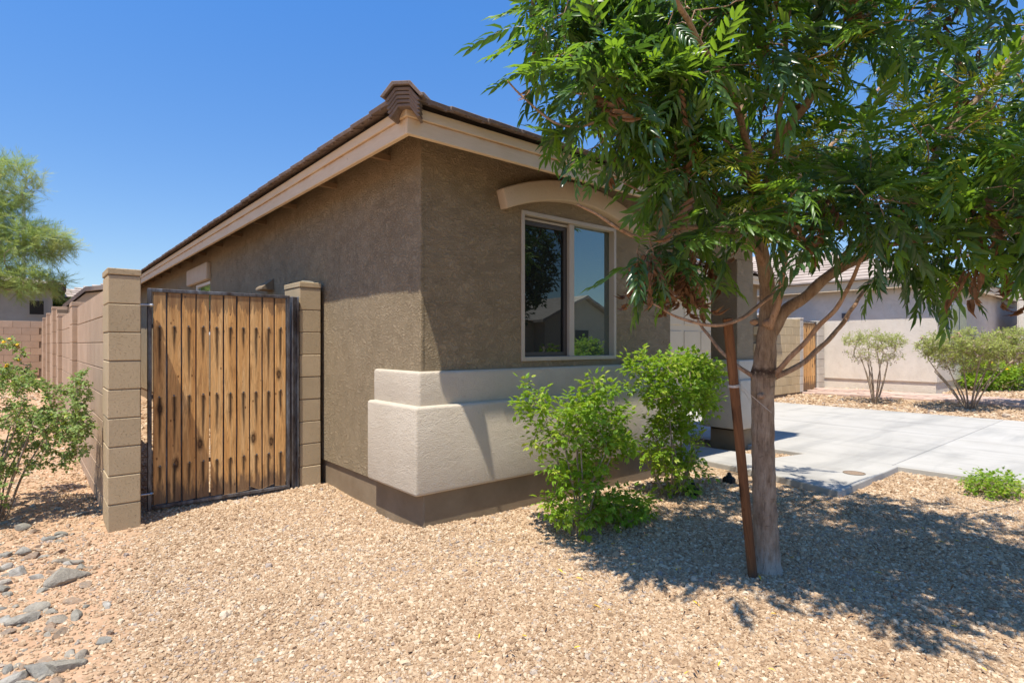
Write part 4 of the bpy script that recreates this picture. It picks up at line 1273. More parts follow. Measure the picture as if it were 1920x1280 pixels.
class Skeleton:
    def __init__(self):
        self.p, self.par, self.rad, self.fixed = [], [], [], []
    def path(self, pts, radii, parent=-1, usable=True, step=0.07):
        a, r = smooth_path(pts, radii, step)
        for q, rr in zip(a, r):
            self.p.append(tuple(q)); self.par.append(parent); self.rad.append(rr); self.fixed.append(usable)
            parent = len(self.p) - 1
        return parent
    def grow(self, anchors, rng, lift=0.12, step=0.06, tipr=0.0022, jitter=0.02, mind=0.0):
        P = np.array(self.p); ok = np.array(self.fixed)
        paths = []
        order = np.argsort([np.min(np.linalg.norm(P - a, axis=1)) for a in anchors])
        for i in order:
            a = anchors[i]
            Pn = np.array(self.p); okn = np.array(self.fixed)
            d = np.linalg.norm(Pn - a, axis=1)
            low = np.where(Pn[:, 2] > a[2] + 0.1, 0.25, 0.0)
            d = np.where(okn, d + low, 1e9)
            j = int(np.argmin(d))
            b = Pn[j]
            L = np.linalg.norm(a - b)
            if L < 0.03: continue
            pj = self.par[j]
            tan = (b - Pn[pj]) if pj >= 0 else np.array([0, 0, 1.0])
            tan = tan / max(np.linalg.norm(tan), 1e-6)
            c = b + tan * L * 0.35 + (a - b) * 0.2 + np.array([0, 0, lift * L])
            n = max(3, int(L / step) + 1)
            pts = [b]; parent = j; ids = [j]
            for k in range(1, n + 1):
                t = k / n
                q = (1 - t) ** 2 * b + 2 * t * (1 - t) * c + t * t * a + rng.normal(0, jitter, 3) * (0 if k == n else 0.3)
                self.p.append(tuple(q)); self.par.append(parent); self.rad.append(0.0); self.fixed.append(True)
                parent = len(self.p) - 1
                ids.append(parent)
            paths.append(ids)
        # pipe model radii for grown nodes
        N = len(self.p)
        acc = np.zeros(N)
        kids = np.zeros(N, int)
        for i in range(N):
            if self.par[i] >= 0: kids[self.par[i]] += 1
        for i in range(N - 1, -1, -1):
            if kids[i] == 0 and self.rad[i] == 0: acc[i] = tipr ** 2.4
            if self.rad[i] == 0: self.rad[i] = acc[i] ** (1 / 2.4)
            if self.par[i] >= 0: acc[self.par[i]] += acc[i] * 1.01
        return paths
    def mesh_paths(self, paths, sides=5, cap=0.02):
        V, F = [], []
        nb = 0
        P = np.array(self.p)
        for ids in paths:
            rr = [min(cap, self.rad[i]) for i in ids]
            rr[0] = min(rr[0], rr[1] * 1.15)
            pts = P[ids]
            n = len(ids)
            t = np.gradient(pts, axis=0)
            t /= np.maximum(np.linalg.norm(t, axis=1, keepdims=True), 1e-6)
            a = np.cross(t, np.array([0.31, 0.17, 0.93])); a /= np.maximum(np.linalg.norm(a, axis=1, keepdims=True), 1e-6)
            b = np.cross(t, a)
            an = 2 * math.pi * np.arange(sides) / sides
            ring = (a[:, None] * np.cos(an)[None, :, None] + b[:, None] * np.sin(an)[None, :, None]) * np.array(rr)[:, None, None] + pts[:, None]
            V.append(ring.reshape(-1, 3))
            k = np.arange(sides); k2 = (k + 1) % sides
            for i in range(n - 1):
                F.append(np.stack([nb + i * sides + k, nb + i * sides + k2, nb + (i + 1) * sides + k2, nb + (i + 1) * sides + k], -1))
            nb += n * sides
        return np.concatenate(V), np.concatenate(F)

def leaf_sites(sk, paths, rng, last=0.35, every=1, per=2, outw=None, tipup=0.15, rmax=0.006):
    P = np.array(sk.p)
    pos, fwd = [], []
    for ids in paths:
        n = len(ids)
        pts = P[ids]
        d = np.concatenate([[0], np.cumsum(np.linalg.norm(np.diff(pts, axis=0), axis=1))])
        for i in range(1, n):
            if d[-1] - d[i] > last or sk.rad[ids[i]] > rmax: continue
            tan = pts[i] - pts[i - 1]
            tan /= max(np.linalg.norm(tan), 1e-6)
            for _ in range(per + (2 if i == n - 1 else 0)):
                r = rng.normal(0, 1, 3)
                r -= tan * (r @ tan)
                r /= max(np.linalg.norm(r), 1e-6)
                f = tan * rng.uniform(0.3, 0.9) + r * 0.9 + np.array([0, 0, tipup])
                pos.append(pts[i] + r * 0.002 + rng.normal(0, 0.006, 3)); fwd.append(f)
    return np.array(pos), np.array(fwd)

def in_ellipsoids(rng, n, els, hollow=0.35):
    """els: (cx,cy,cz,rx,ry,rz,weight) in world; points biased to the outer part"""
    w = np.array([e[6] for e in els], float); w /= w.sum()
    out = []
    ks = rng.choice(len(els), n, p=w)
    for k in ks:
        e = els[k]
        v = rng.normal(size=3); v /= np.linalg.norm(v)
        r = rng.uniform(hollow ** 3, 1) ** (1 / 3)
        out.append((e[0] + v[0] * e[3] * r, e[1] + v[1] * e[4] * r, e[2] + v[2] * e[5] * r))
    return np.array(out)

# ------------------------------------------------------------------ the young tree in front
tb = W(1438, 1070, 3.31)
tree = empty("tree", (tb.x, tb.y, 0), "young broad tree with long drooping leaflets growing in the gravel by a wooden stake", "tree")
sk = Skeleton()
tr_pts = [(1441, 1088, 3.31), (1438, 1060, 3.31), (1434, 960, 3.31), (1431, 850, 3.31), (1430, 740, 3.31), (1431, 705, 3.31), (1433, 690, 3.31), (1437, 640, 3.30), (1441, 590, 3.30), (1438, 530, 3.28), (1428, 470, 3.24), (1420, 400, 3.2)]
tr_r = [0.100, 0.078, 0.066, 0.062, 0.062, 0.070, 0.066, 0.054, 0.050, 0.042, 0.036, 0.032]
pts = [W(*q) for q in tr_pts]
sk.path(pts[:9], tr_r[:9], usable=False)
top = sk.path(pts[8:], tr_r[8:], parent=len(sk.p) - 1)
a_, r_ = smooth_path(pts, tr_r, 0.03)
vs, fs = tube(a_, [q * (1 + 0.03 * math.sin(i * 1.7)) for i, q in enumerate(r_)], 20, 0.02)
tm = MB().add(vs, fs).mesh("trunk", M['bark'], smooth=True)
link("trunk", tm, tree)
# pruning stub and bulges
for (px, py, d, rr) in ((1427, 742, 3.25, 0.020), (1414, 604, 3.24, 0.022), (1440, 606, 3.25, 0.030)):
    c = W(px, py, d)
    bm = bmesh.new(); bmesh.ops.create_icosphere(bm, subdivisions=3, radius=rr)
    for v in bm.verts: v.co.z *= 0.8; v.co += Vector((math.sin(v.co.x * 150), math.cos(v.co.z * 130), 0)) * 0.0012
    me = bpy.data.meshes.new("knot"); bm.to_mesh(me); bm.free(); me.materials.append(M['branch'])
    me.polygons.foreach_set("use_smooth", [True] * len(me.polygons))
    link("knot", me, tree, c)
limbs = [
    ([(1448, 625, 3.29), (1470, 585, 3.27), (1515, 552, 3.22), (1565, 508, 3.18), (1625, 478, 3.15), (1680, 425, 3.1), (1735, 330, 3.0), (1790, 235, 2.95), (1850, 165, 2.9), (1915, 80, 2.85), (1990, -60, 2.8)], [.034, .034, .030, .028, .025, .022, .019, .016, .014, .011, .006]),
    ([(1452, 702, 3.27), (1480, 672, 3.2), (1530, 618, 3.12), (1572, 572, 3.05), (1600, 520, 3.0), (1625, 470, 2.9), (1690, 400, 2.7)], [.017, .0145, .013, .0115, .010, .009, .005]),
    ([(1452, 706, 3.33), (1490, 690, 3.36), (1540, 650, 3.42), (1580, 606, 3.5), (1600, 575, 3.55), (1640, 520, 3.7), (1720, 440, 3.9)], [.019, .016, .0145, .013, .012, .009, .006]),
    ([(1412, 705, 3.31), (1388, 690, 3.35), (1362, 668, 3.45), (1318, 615, 3.6), (1292, 560, 3.7), (1270, 500, 3.8), (1250, 430, 3.9)], [.014, .0125, .011, .009, .008, .006, .004]),
    ([(1443, 616, 3.25), (1455, 582, 3.2), (1463, 550, 3.17), (1470, 500, 3.12), (1484, 430, 3.02), (1510, 350, 2.9)], [.019, .018, .015, .013, .010, .006]),
    ([(1461, 553, 3.175), (1440, 559, 3.11), (1410, 583, 3.02), (1378, 603, 2.95), (1330, 609, 2.9), (1280, 598, 2.85), (1225, 570, 2.8)], [.0125, .012, .011, .0095, .0085, .007, .004]),
    ([(1434, 500, 3.25), (1400, 450, 3.15), (1326, 430, 3.0), (1270, 428, 2.95), (1223, 438, 2.9), (1190, 444, 2.85), (1140, 415, 2.78), (1083, 383, 2.7)], [.022, .018, .014, .012, .011, .010, .008, .005]),
    ([(1424, 420, 3.2), (1400, 330, 3.05), (1340, 235, 2.9), (1266, 193, 2.8), (1180, 165, 2.72), (1097, 138, 2.65)], [.024, .020, .017, .013, .010, .006]),
    ([(1180, 165, 2.72), (1110, 230, 2.75), (1050, 235, 2.78), (1010, 207, 2.8), (975, 178, 2.82), (952, 152, 2.83)], [.009, .007, .006, .006, .005, .0045]),
    ([(1422, 410, 3.2), (1440, 330, 3.1), (1472, 250, 3.0), (1511, 198, 2.9), (1545, 146, 2.8), (1600, 60, 2.7), (1665, -30, 2.6), (1700, -150, 2.5)], [.028, .025, .022, .020, .017, .014, .011, .006]),
    ([(1420, 400, 3.2), (1400, 280, 3.3), (1390, 120, 3.4), (1400, -60, 3.5), (1430, -220, 3.6)], [.026, .021, .017, .012, .006]),
    ([(1565, 508, 3.18), (1600, 462, 3.1), (1660, 460, 2.95), (1730, 452, 2.8), (1800, 448, 2.7), (1880, 440, 2.6), (1960, 425, 2.5)], [.018, .014, .013, .011, .009, .007, .004]),
    ([(1455, 290, 3.05), (1475, 60, 2.75), (1482, -20, 2.6), (1480, -160, 2.45)], [.013, .011, .009, .005]),
    ([(1640, 470, 3.15), (1720, 500, 3.4), (1810, 480, 3.6), (1900, 470, 3.8), (2000, 440, 4.0)], [.014, .012, .010, .008, .004]),
    ([(1400, 300, 3.25), (1330, 330, 3.4), (1290, 300, 3.6), (1240, 230, 3.8), (1180, 150, 4.0)], [.014, .012, .010, .008, .004]),
    ([(1420, 390, 3.2), (1500, 330, 3.6), (1580, 250, 3.9), (1660, 150, 4.2), (1740, 40, 4.4)], [.018, .015, .012, .009, .005]),
    ([(1425, 380, 3.2), (1380, 200, 2.8), (1300, 60, 2.4), (1220, -100, 2.1), (1150, -260, 1.9)], [.020, .016, .012, .009, .005]),
    ([(1600, 60, 2.7), (1680, -150, 2.3), (1800, -400, 2.0), (1900, -700, 1.7)], [.012, .010, .007, .004]),
    ([(1240, 436, 2.92), (1222, 370, 2.86), (1213, 312, 2.82)], [.006, .0055, .004]),
    ([(1300, 500, 3.3), (1262, 420, 3.0), (1200, 360, 2.85), (1170, 343, 2.8)], [.007, .007, .006, .004]),
]
for k, (q, rr) in enumerate(limbs):
    pp = [W(*v) for v in q]
    dd = np.linalg.norm(np.array(sk.p) - np.array(pp[0]), axis=1)
    j = int(np.argmin(dd))
    if dd[j] > 0.12: j = int(np.argmin(dd))
    sk.path(pp, rr, parent=j, usable=True)
    a_, r_ = smooth_path(pp, rr, 0.03)
    r_ = [x * (1 + 0.05 * math.sin(i * 1.3 + k)) for i, x in enumerate(r_)]
    a_ = [p + Vector((math.sin(i * 0.9 + k), math.cos(i * 1.1 + k), math.sin(i * 0.7))) * 0.0022 for i, p in enumerate(a_)]
    vs, fs = tube(a_, r_, 10, 0.04)
    link("branch", MB().add(vs, fs).mesh("branch", M['branch'] if k > 2 else M['bark'] if k in (0,) else M['branch'], smooth=True), tree)
# block the lowest parts from sprouting
for i, p in enumerate(sk.p):
    if p[2] < 1.45: sk.fixed[i] = False

rng = np.random.default_rng(42)
def CW(r, d, z):     # camera-frame to world, plain numbers
    return (r * CA + d * SA, -r * SA + d * CA, z)
def el(r, d, z, a, b, c, w):
    return (*CW(r, d, z), a, b, c, w)
els = [el(1.75, 3.05, 2.95, 1.15, 1.1, 0.85, 32),
       el(0.85, 2.85, 2.65, 0.62, 0.62, 0.62, 18),
       el(0.50, 2.75, 2.75, 0.42, 0.45, 0.55, 12),
       el(2.75, 3.1, 2.55, 0.75, 0.85, 0.85, 18),
       el(2.10, 2.55, 2.00, 0.75, 0.50, 0.40, 16),
       el(2.50, 3.0, 1.90, 0.60, 0.50, 0.28, 12),
       el(1.00, 2.85, 2.10, 0.42, 0.38, 0.34, 13),
       el(0.66, 2.80, 2.02, 0.32, 0.25, 0.32, 20),
       el(1.00, 2.90, 1.75, 0.34, 0.28, 0.22, 10),
       el(1.50, 2.20, 3.00, 0.75, 0.60, 0.65, 12),
       el(1.90, 4.1, 2.8, 0.9, 0.7, 0.75, 10),
       el(1.45, 2.75, 2.15, 0.55, 0.45, 0.40, 16)]
anch = in_ellipsoids(rng, 1160, els, 0.30)
rc = anch[:, 0] * CA - anch[:, 1] * SA
dc = anch[:, 0] * SA + anch[:, 1] * CA
pxs = 960 + FPX * rc / dc
pys = 645 - FPX * (anch[:, 2] - CAMH) / dc
low = np.interp(pxs, [900, 1000, 1060, 1100, 1200, 1280, 1380, 1450, 1520, 1600, 1700, 1800, 1900, 2100], [60, 210, 320, 480, 520, 520, 440, 430, 450, 490, 520, 530, 510, 540])
keep = (dc > 1.35) & (pys < low) & (anch[:, 2] < 4.3)
# roof and wall clearance
keep &= ~((anch[:, 1] > 2.75) & (anch[:, 2] > 2.3) & (anch[:, 2] < 2.9))
keep &= anch[:, 1] < 3.1
clump = (np.sin(anch[:, 0] * 7.3 + 0.5) * np.sin(anch[:, 1] * 6.7 + 1.1) + np.sin(anch[:, 2] * 8.1 + anch[:, 0] * 2.0) * np.cos(anch[:, 1] * 5.9) + 0.6 * np.sin(anch[:, 0] * 3.1 - anch[:, 2] * 4.2))
keep &= clump + rng.normal(0, 0.25, len(clump)) > -0.12
keep &= ~((pxs > 1050) & (pxs < 1300) & (pys > 310) & (pys < 375) & (rng.uniform(size=len(pxs)) < 0.35))
keep &= ~((pxs < 1000) & (pys > 60) & (rng.uniform(size=len(pxs)) < 0.6))
anch = anch[keep]
paths = sk.grow(anch, rng, lift=0.18, step=0.055, tipr=0.0021)
v, f = sk.mesh_paths(paths, 5, 0.011)
tw = link("twigs", raw_mesh("twigs", v, f, [M['branch']]), tree); tw['kind'] = 'stuff'
pos, fwd = leaf_sites(sk, paths, rng, last=0.27, per=1, tipup=0.10, rmax=0.0045)
N = len(pos)
PR = [compound(0.27, 6, 0.112, 0.026, 0.05 + 0.11 * s, 0.20 + 0.12 * s, s) for s in range(5)] + [compound(0.20, 5, 0.075, 0.022, 0.3, 0.75, 20, dead=True), compound(0.22, 5, 0.08, 0.024, 0.5, 0.9, 21, dead=True)] + [compound(0.20, 6, 0.075, 0.013, 0.05, 0.10, 30 + s) for s in range(2)]
rc = pos[:, 0] * CA - pos[:, 1] * SA
dc = pos[:, 0] * SA + pos[:, 1] * CA
px = 960 + FPX * rc / dc; py = 645 - FPX * (pos[:, 2] - CAMH) / dc
cl = np.sin(pos[:, 0] * 5.1 + 1) * np.sin(pos[:, 1] * 4.3 + 2) + np.sin(pos[:, 2] * 6.1)
u = rng.uniform(size=N)
mat = np.where(u + 0.18 * cl < 0.48, 0, 1)
new = ((px > 1380) & (py > 100) & (cl > -0.05) & (u < 0.5)) | ((px > 1280) & (py > 300) & (py < 470) & (cl > 0.9) & (u < 0.6))
mat = np.where(new, 2, mat)
dead = ((px > 1100) & (px < 1330) & (py > 430) & (u < 0.34)) | ((px > 1820) & (py > 430) & (u < 0.5)) | (u > 0.968)
mat = np.where(dead, 3, mat)
which = rng.integers(0, 5, N)
which = np.where(mat == 2, 7 + rng.integers(0, 2, N), which)
which = np.where(mat == 3, 5 + rng.integers(0, 2, N), which)
fwd = fwd / np.linalg.norm(fwd, axis=1, keepdims=True)
fwd[:, 2] = np.where(mat == 2, fwd[:, 2] * 0.6 + 0.25, fwd[:, 2] * 0.8 + 0.06)
fwd[:, 2] -= np.where(mat == 3, 0.9, 0)
up = np.stack([rng.normal(0, .45, N), rng.normal(0, .45, N), np.ones(N)], -1)
Rm = frames(fwd, up)
S = rng.uniform(0.50, 1.05, N)
S = np.where(mat == 2, S * 0.85, S)
LM = [M['leaf_dark'], M['leaf_mid'], M['leaf_new'], M['leaf_dead']]
inview = (px > 0) & (px < 1920) & (py > 0) & (py < 900)
score = np.where(inview, dc, 99)
pick = np.argsort(score)[:290]
rest = np.setdiff1d(np.arange(N), pick)
v, t_, mi = scatter(PR, which[rest], pos[rest], Rm[rest], S[rest], mat[rest])
cr = link("crown", raw_mesh("crown", v, t_, LM, mi), tree); cr['kind'] = 'stuff'
cache = {}
LMN = {0: "leaf", 1: "leaf", 2: "leaf", 3: "leaf"}
for i in pick:
    key = (int(which[i]), int(mat[i]))
    if key not in cache:
        v, t_ = PR[key[0]]
        cache[key] = raw_mesh("leaf", v, t_, [LM[key[1]]])
    o = link("leaf", cache[key], tree, Vector(pos[i]))
    o.rotation_euler = Matrix(Rm[i].tolist()).to_euler()
    o.scale = (S[i],) * 3
print("tree leaves", N, "twigs", len(paths))

# ------------------------------------------------------------------ stake and twine
stake = empty("tree_stake", W(1411, 1078, 3.22), "leaning reddish-brown wooden stake tied to the young tree's trunk", "stake")
stake.location.z = 0
b0, b1 = W(1412, 1085, 3.22), W(1364, 597, 3.10)
L = (b1 - b0).length
bm = bmesh.new()
bmesh.ops.create_cone(bm, segments=14, radius1=0.027, radius2=0.027, depth=L, cap_ends=True)
for v in bm.verts: v.co.x *= 0.92
me = bpy.data.meshes.new("pole"); bm.to_mesh(me); bm.free(); me.materials.append(M['stake'])
o = link("pole", me, stake, (b0 + b1) / 2)
o.rotation_euler = (b1 - b0).to_track_quat('Z', 'Y').to_euler()
ax = (b1 - b0).normalized()
c = b0 + ax * ((W(1385, 722, 3.15).z - b0.z) / ax.z)
mb = MB()
for k in range(3):
    ring = []
    e1 = ax.orthogonal().normalized(); e2 = ax.cross(e1)
    for i in range(17):
        a = 2 * math.pi * i / 16
        ring.append(c + ax * (0.006 * (k - 1) + 0.002 * math.sin(a + k)) + (e1 * math.cos(a) + e2 * math.sin(a)) * 0.0295)
    vs, fs = tube(ring, [0.0025] * 17, 5); mb.add(vs, fs)
q = W(1431, 740, 3.31)
vs, fs = tube([c + Vector((0.02, -0.03, 0)), W(1405, 738, 3.16), W(1440, 768, 3.235), W(1452, 778, 3.27)], [0.002] * 4, 5); mb.add(vs, fs)
vs, fs = tube([c + Vector((0.02, -0.01, 0)), W(1398, 738, 3.2), W(1409, 756, 3.28)], [0.0016] * 3, 5); mb.add(vs, fs)
tag(mb.obj("twine", M['twine']), "pale twine wrapped round the stake and stretched to the trunk", "twine")

# ------------------------------------------------------------------ shrubs
def shrub(name, label, cat, base, els, n_anch, protos, mats, matpick, stems=7, step=0.05, seed=1, last=0.25, per=2, tipr=0.0016, stemr=0.009, keepf=None, fscale=(0.8, 1.2), group=None, spread=0.10, stem_h=0.6, sides=4, lift=0.25, crown="foliage", droop=0.0, flowers=None):
    rg = np.random.default_rng(seed)
    e = empty(name, base, label, cat, group)
    s = Skeleton()
    main = []
    top = max(q[2] + q[5] for q in els)
    for k in range(stems):
        a = 2 * math.pi * k / stems + rg.uniform(-.4, .4)
        b = np.array([base[0] + math.cos(a) * 0.05 * rg.uniform(.3, 1.2), base[1] + math.sin(a) * 0.05 * rg.uniform(.3, 1.2), base[2] - 0.03])
        ex = np.array([base[0] + math.cos(a) * spread * rg.uniform(.6, 1.6), base[1] + math.sin(a) * spread * rg.uniform(.6, 1.6), base[2] + (top - base[2]) * stem_h * rg.uniform(.6, 1.0)])
        mid = (b + ex) / 2 + np.array([*(rg.normal(0, 0.03, 2)), 0.02])
        n0 = len(s.p)
        s.path([b, mid, ex], [stemr, stemr * .8, stemr * .45], usable=True, step=step)
        main.append(list(range(n0, len(s.p))))
        for i in range(n0, len(s.p)):
            if s.p[i][2] < base[2] + 0.12 * (top - base[2]): s.fixed[i] = False
    an = in_ellipsoids(rg, n_anch, els, 0.3)
    if keepf is not None: an = an[keepf(an)]
    an = an[an[:, 2] > base[2] + 0.04]
    if n_anch >= 290:
        q_ = 9.0 / max(0.35, els[0][3])
        cn = np.sin(an[:, 0] * q_) * np.sin(an[:, 1] * q_ * .9 + 1) + np.sin(an[:, 2] * q_ * 1.1 + an[:, 0] * 3)
        an = an[cn + rg.normal(0, .5, len(an)) > -0.35]
    pth = s.grow(an, rg, lift=lift, step=step, tipr=tipr)
    v, f = s.mesh_paths(main + pth, sides, 0.05)
    o = link("stems", raw_mesh("stems", v, f, [M['stem']]), e); o['kind'] = 'stuff'
    ps, fw = leaf_sites(s, pth, rg, last=last, per=per, tipup=0.2, rmax=0.02)
    n = len(ps)
    fw = fw / np.linalg.norm(fw, axis=1, keepdims=True); fw[:, 2] -= droop
    upv = np.stack([rg.normal(0, .4, n), rg.normal(0, .4, n), np.ones(n)], -1)
    v, t_, mi = scatter(protos, rg.integers(0, len(protos), n), ps, frames(fw, upv), rg.uniform(*fscale, n), matpick(rg, ps))
    o = link(crown, raw_mesh(crown, v, t_, mats, mi), e); o['kind'] = 'stuff'
    if flowers:
        fm, cnt, size, sel = flowers
        cand = ps[sel(ps)]
        if len(cand):
            fl = flower_mesh(fm, size)
            for i in rg.choice(len(cand), min(cnt, len(cand)), replace=False):
                o = link("flower", fl, e, Vector(cand[i]) + Vector((0, 0, size * 0.5)))
                o.rotation_euler = (rg.uniform(-.5, .5), rg.uniform(-.5, .5), rg.uniform(0, 6))
    return e, s

_fc = {}
def flower_mesh(m, size):
    key = (m.name, size)
    if key not in _fc:
        vs, fs = [], []
        for r_, n, z in ((0.5, 7, 0.0), (0.25, 5, 0.35)):
            for k in range(n):
                a = 2 * math.pi * k / n + z
                c = (math.cos(a) * r_ * size, math.sin(a) * r_ * size, z * size)
                w = size * 0.30
                b = len(vs)
                vs += [(c[0] - w, c[1] - w, c[2]), (c[0] + w, c[1] - w, c[2] - w * .3), (c[0] + w, c[1] + w, c[2]), (c[0] - w, c[1] + w, c[2] - w * .3), (c[0], c[1], c[2] + w * .8)]
                fs += [(b, b + 1, b + 4), (b + 1, b + 2, b + 4), (b + 2, b + 3, b + 4), (b + 3, b, b + 4)]
        _fc[key] = MB().add(vs, fs).mesh("flower", m)
    return _fc[key]

SPR = [compound(0.078, 2, 0.044, 0.019, 0.15, 0.25, 50 + k, segs=3, rach=0.0008) for k in range(4)]
def mp_shrub(rg, ps):
    u = rg.uniform(size=len(ps)); c = np.sin(ps[:, 0] * 13) + np.sin(ps[:, 1] * 11 + 2) + np.sin(ps[:, 2] * 12)
    return np.where(u + 0.12 * c > 0.80, 1, 0)
s1 = W(1088, 998, 3.95)
shrub("shrub", "loose bright green shrub with bare twigs nearest the cream base trim", "shrub", (s1.x, s1.y, 0.0),
      [(s1.x - 0.02, s1.y + 0.02, 0.62, 0.32, 0.28, 0.30, 8), (s1.x - 0.26, s1.y + 0.18, 0.88, 0.13, 0.13, 0.20, 3), (s1.x + 0.20, s1.y + 0.04, 0.84, 0.20, 0.20, 0.23, 5), (s1.x + 0.36, s1.y - 0.04, 0.62, 0.14, 0.14, 0.2, 3),
       (s1.x - 0.05, s1.y - 0.05, 0.26, 0.28, 0.22, 0.20, 7), (s1.x + 0.34, s1.y - 0.06, 0.13, 0.34, 0.16, 0.10, 5), (s1.x + 0.28, s1.y + .1, 0.60, 0.15, 0.15, 0.25, 2)],
      380, SPR, [M['shrub_a'], M['shrub_b']], mp_shrub, stems=9, seed=3, last=0.13, per=2, step=0.030, keepf=lambda a: a[:, 1] < 3.33, spread=0.16)
s2 = W(1262, 924, 4.95)
shrub("shrub", "dense bright green shrub touching the wall below the window's right end", "shrub", (s2.x, s2.y, 0.0),
      [(s2.x + 0.0, s2.y - 0.08, 0.92, 0.42, 0.30, 0.34, 14), (s2.x - 0.05, s2.y - 0.02, 0.42, 0.28, 0.26, 0.36, 6), (s2.x - 0.36, s2.y + 0.1, 1.05, 0.14, 0.14, 0.20, 3), (s2.x + 0.10, s2.y - 0.02, 0.20, 0.22, 0.2, 0.16, 3), (s2.x + 0.30, s2.y - 0.15, 1.05, 0.16, 0.16, 0.16, 3)],
      500, SPR, [M['shrub_a'], M['shrub_b']], lambda rg, ps: (rg.uniform(size=len(ps)) > 0.80).astype(int), stems=9, seed=5, last=0.15, per=2, step=0.034, keepf=lambda a: a[:, 1] < 3.34, spread=0.2)
s3 = W(1862, 925, 4.95)
shrub("ground_cover_plant", "low clump of small green leaves on gravel beside the driveway edge", "plant", (s3.x, s3.y, 0.0),
      [(s3.x, s3.y, 0.10, 0.26, 0.20, 0.10, 5)], 170, SPR, [M['shrub_a'], M['shrub_b']], lambda rg, ps: (rg.uniform(size=len(ps)) > 0.75).astype(int), stems=6, seed=6, last=0.14, per=1, step=0.035, stemr=0.004, spread=0.10, fscale=(0.55, 0.8))
# flowering shrub at the long wall
LPR = [compound(0.022, 1, 0.025, 0.018, 0.2, 0.2, 60 + k, segs=3, rach=0.001) for k in range(3)]
s4 = (-0.22, 5.75, 0.0)
shrub("shrub", "large dull green shrub with orange-yellow flowers beside the long block wall", "shrub", s4,
      [(-0.30, 5.85, 0.72, 0.50, 0.55, 0.50, 14), (-0.75, 6.0, 0.65, 0.5, 0.5, 0.50, 6), (0.12, 5.65, 0.68, 0.24, 0.35, 0.36, 6), (-0.36, 5.75, 1.22, 0.10, 0.14, 0.26, 3), (-0.16, 6.4, 1.10, 0.14, 0.2, 0.26, 2), (-0.38, 5.6, 0.28, 0.38, 0.3, 0.20, 4), (0.28, 5.35, 0.80, 0.07, 0.2, 0.38, 3)],
      1450, LPR, [M['lantana'], M['shrub_b']], lambda rg, ps: (rg.uniform(size=len(ps)) > 0.93).astype(int), stems=12, seed=8, last=0.26, per=2, step=0.032, keepf=lambda a: a[:, 0] < 0.36, spread=0.25, fscale=(0.7, 1.3),
      flowers=(M['yellow'], 42, 0.02, lambda p: (p[:, 2] > 1.12)))
# two sages beyond the driveway
SG = [compound(0.05, 2, 0.035, 0.012, 0.1, 0.1, 70 + k, segs=2, rach=0.001) for k in range(3)]
b1_ = W(1640, 757, 12.4)
shrub("sage_bush", "smaller grey-twigged bush with thin flat crown near neighbour's gate", "bush", (b1_.x, b1_.y, 0.02),
      [(b1_.x, b1_.y, 1.38, 0.62, 0.62, 0.24, 10), (b1_.x, b1_.y, 1.10, 0.55, 0.55, 0.25, 4)], 380, SG, [M['sage'], M['sage_dry']],
      lambda rg, ps: (rg.uniform(size=len(ps)) > (ps[:, 2] - 0.75) / 0.62).astype(int), stems=10, seed=10, last=0.25, per=2, step=0.05, spread=0.30, stem_h=0.75, stemr=0.016, tipr=0.003, fscale=(0.7, 1.3))
b2_ = W(1818, 772, 11.2)
shrub("sage_bush", "wide olive-green bush on many bare stems with pink blossom specks", "bush", (b2_.x, b2_.y, 0.0),
      [(b2_.x - 0.3, b2_.y + .1, 1.28, 0.75, 0.7, 0.34, 10), (b2_.x + 0.65, b2_.y - 0.70, 1.28, 0.75, 0.75, 0.36, 10), (b2_.x, b2_.y, 1.05, 0.9, 0.8, 0.3, 5), (b2_.x + 0.9, b2_.y - 1.1, 1.2, 0.6, 0.6, 0.34, 5)], 2200, SG, [M['sage'], M['sage_dry']],
      lambda rg, ps: (rg.uniform(size=len(ps)) > np.clip((ps[:, 2] - 0.55) / 0.6, 0, 0.9)).astype(int), stems=14, seed=11, last=0.30, per=2, step=0.05, spread=0.45, stem_h=0.7, stemr=0.018, tipr=0.003, fscale=(0.8, 1.5),
      flowers=(M['pink'], 30, 0.03, lambda p: (p[:, 2] > 1.35)))
b3_ = W(1850, 745, 14.6)
shrub("shrub", "leafy bright green shrub with yellow flowers behind the wide olive bush", "shrub", (b3_.x, b3_.y, 0.1),
      [(b3_.x, b3_.y, 0.55, 0.9, 0.5, 0.42, 10), (b3_.x + .7, b3_.y - .8, 0.5, 0.6, 0.6, 0.38, 8)], 620, SPR, [M['shrub_a'], M['shrub_b']],
      lambda rg, ps: (rg.uniform(size=len(ps)) > 0.85).astype(int), stems=14, seed=12, last=0.4, per=2, step=0.06, spread=0.5, fscale=(1.2, 2.0),
      flowers=(M['yellow'], 30, 0.05, lambda p: (p[:, 2] > 0.6)))
# reflected shrubs across the street
for k, (x, y) in enumerate(((31.6, -17.5), (25.5, -16.5))):
    shrub("shrub", ("leafy yellow-green bush in front of the gabled house across the street", "leafy green bush left of the gabled house across the street")[k], "shrub", (x, y, 0),
          [(x, y, 0.8, 1.1, 0.9, 0.7, 1)], 220, SPR, [M['shrub_a'], M['shrub_b']], lambda rg, ps: (rg.uniform(size=len(ps)) > 0.5).astype(int), stems=8, seed=30 + k, last=0.6, per=2, step=0.12, spread=0.5, fscale=(3, 5))

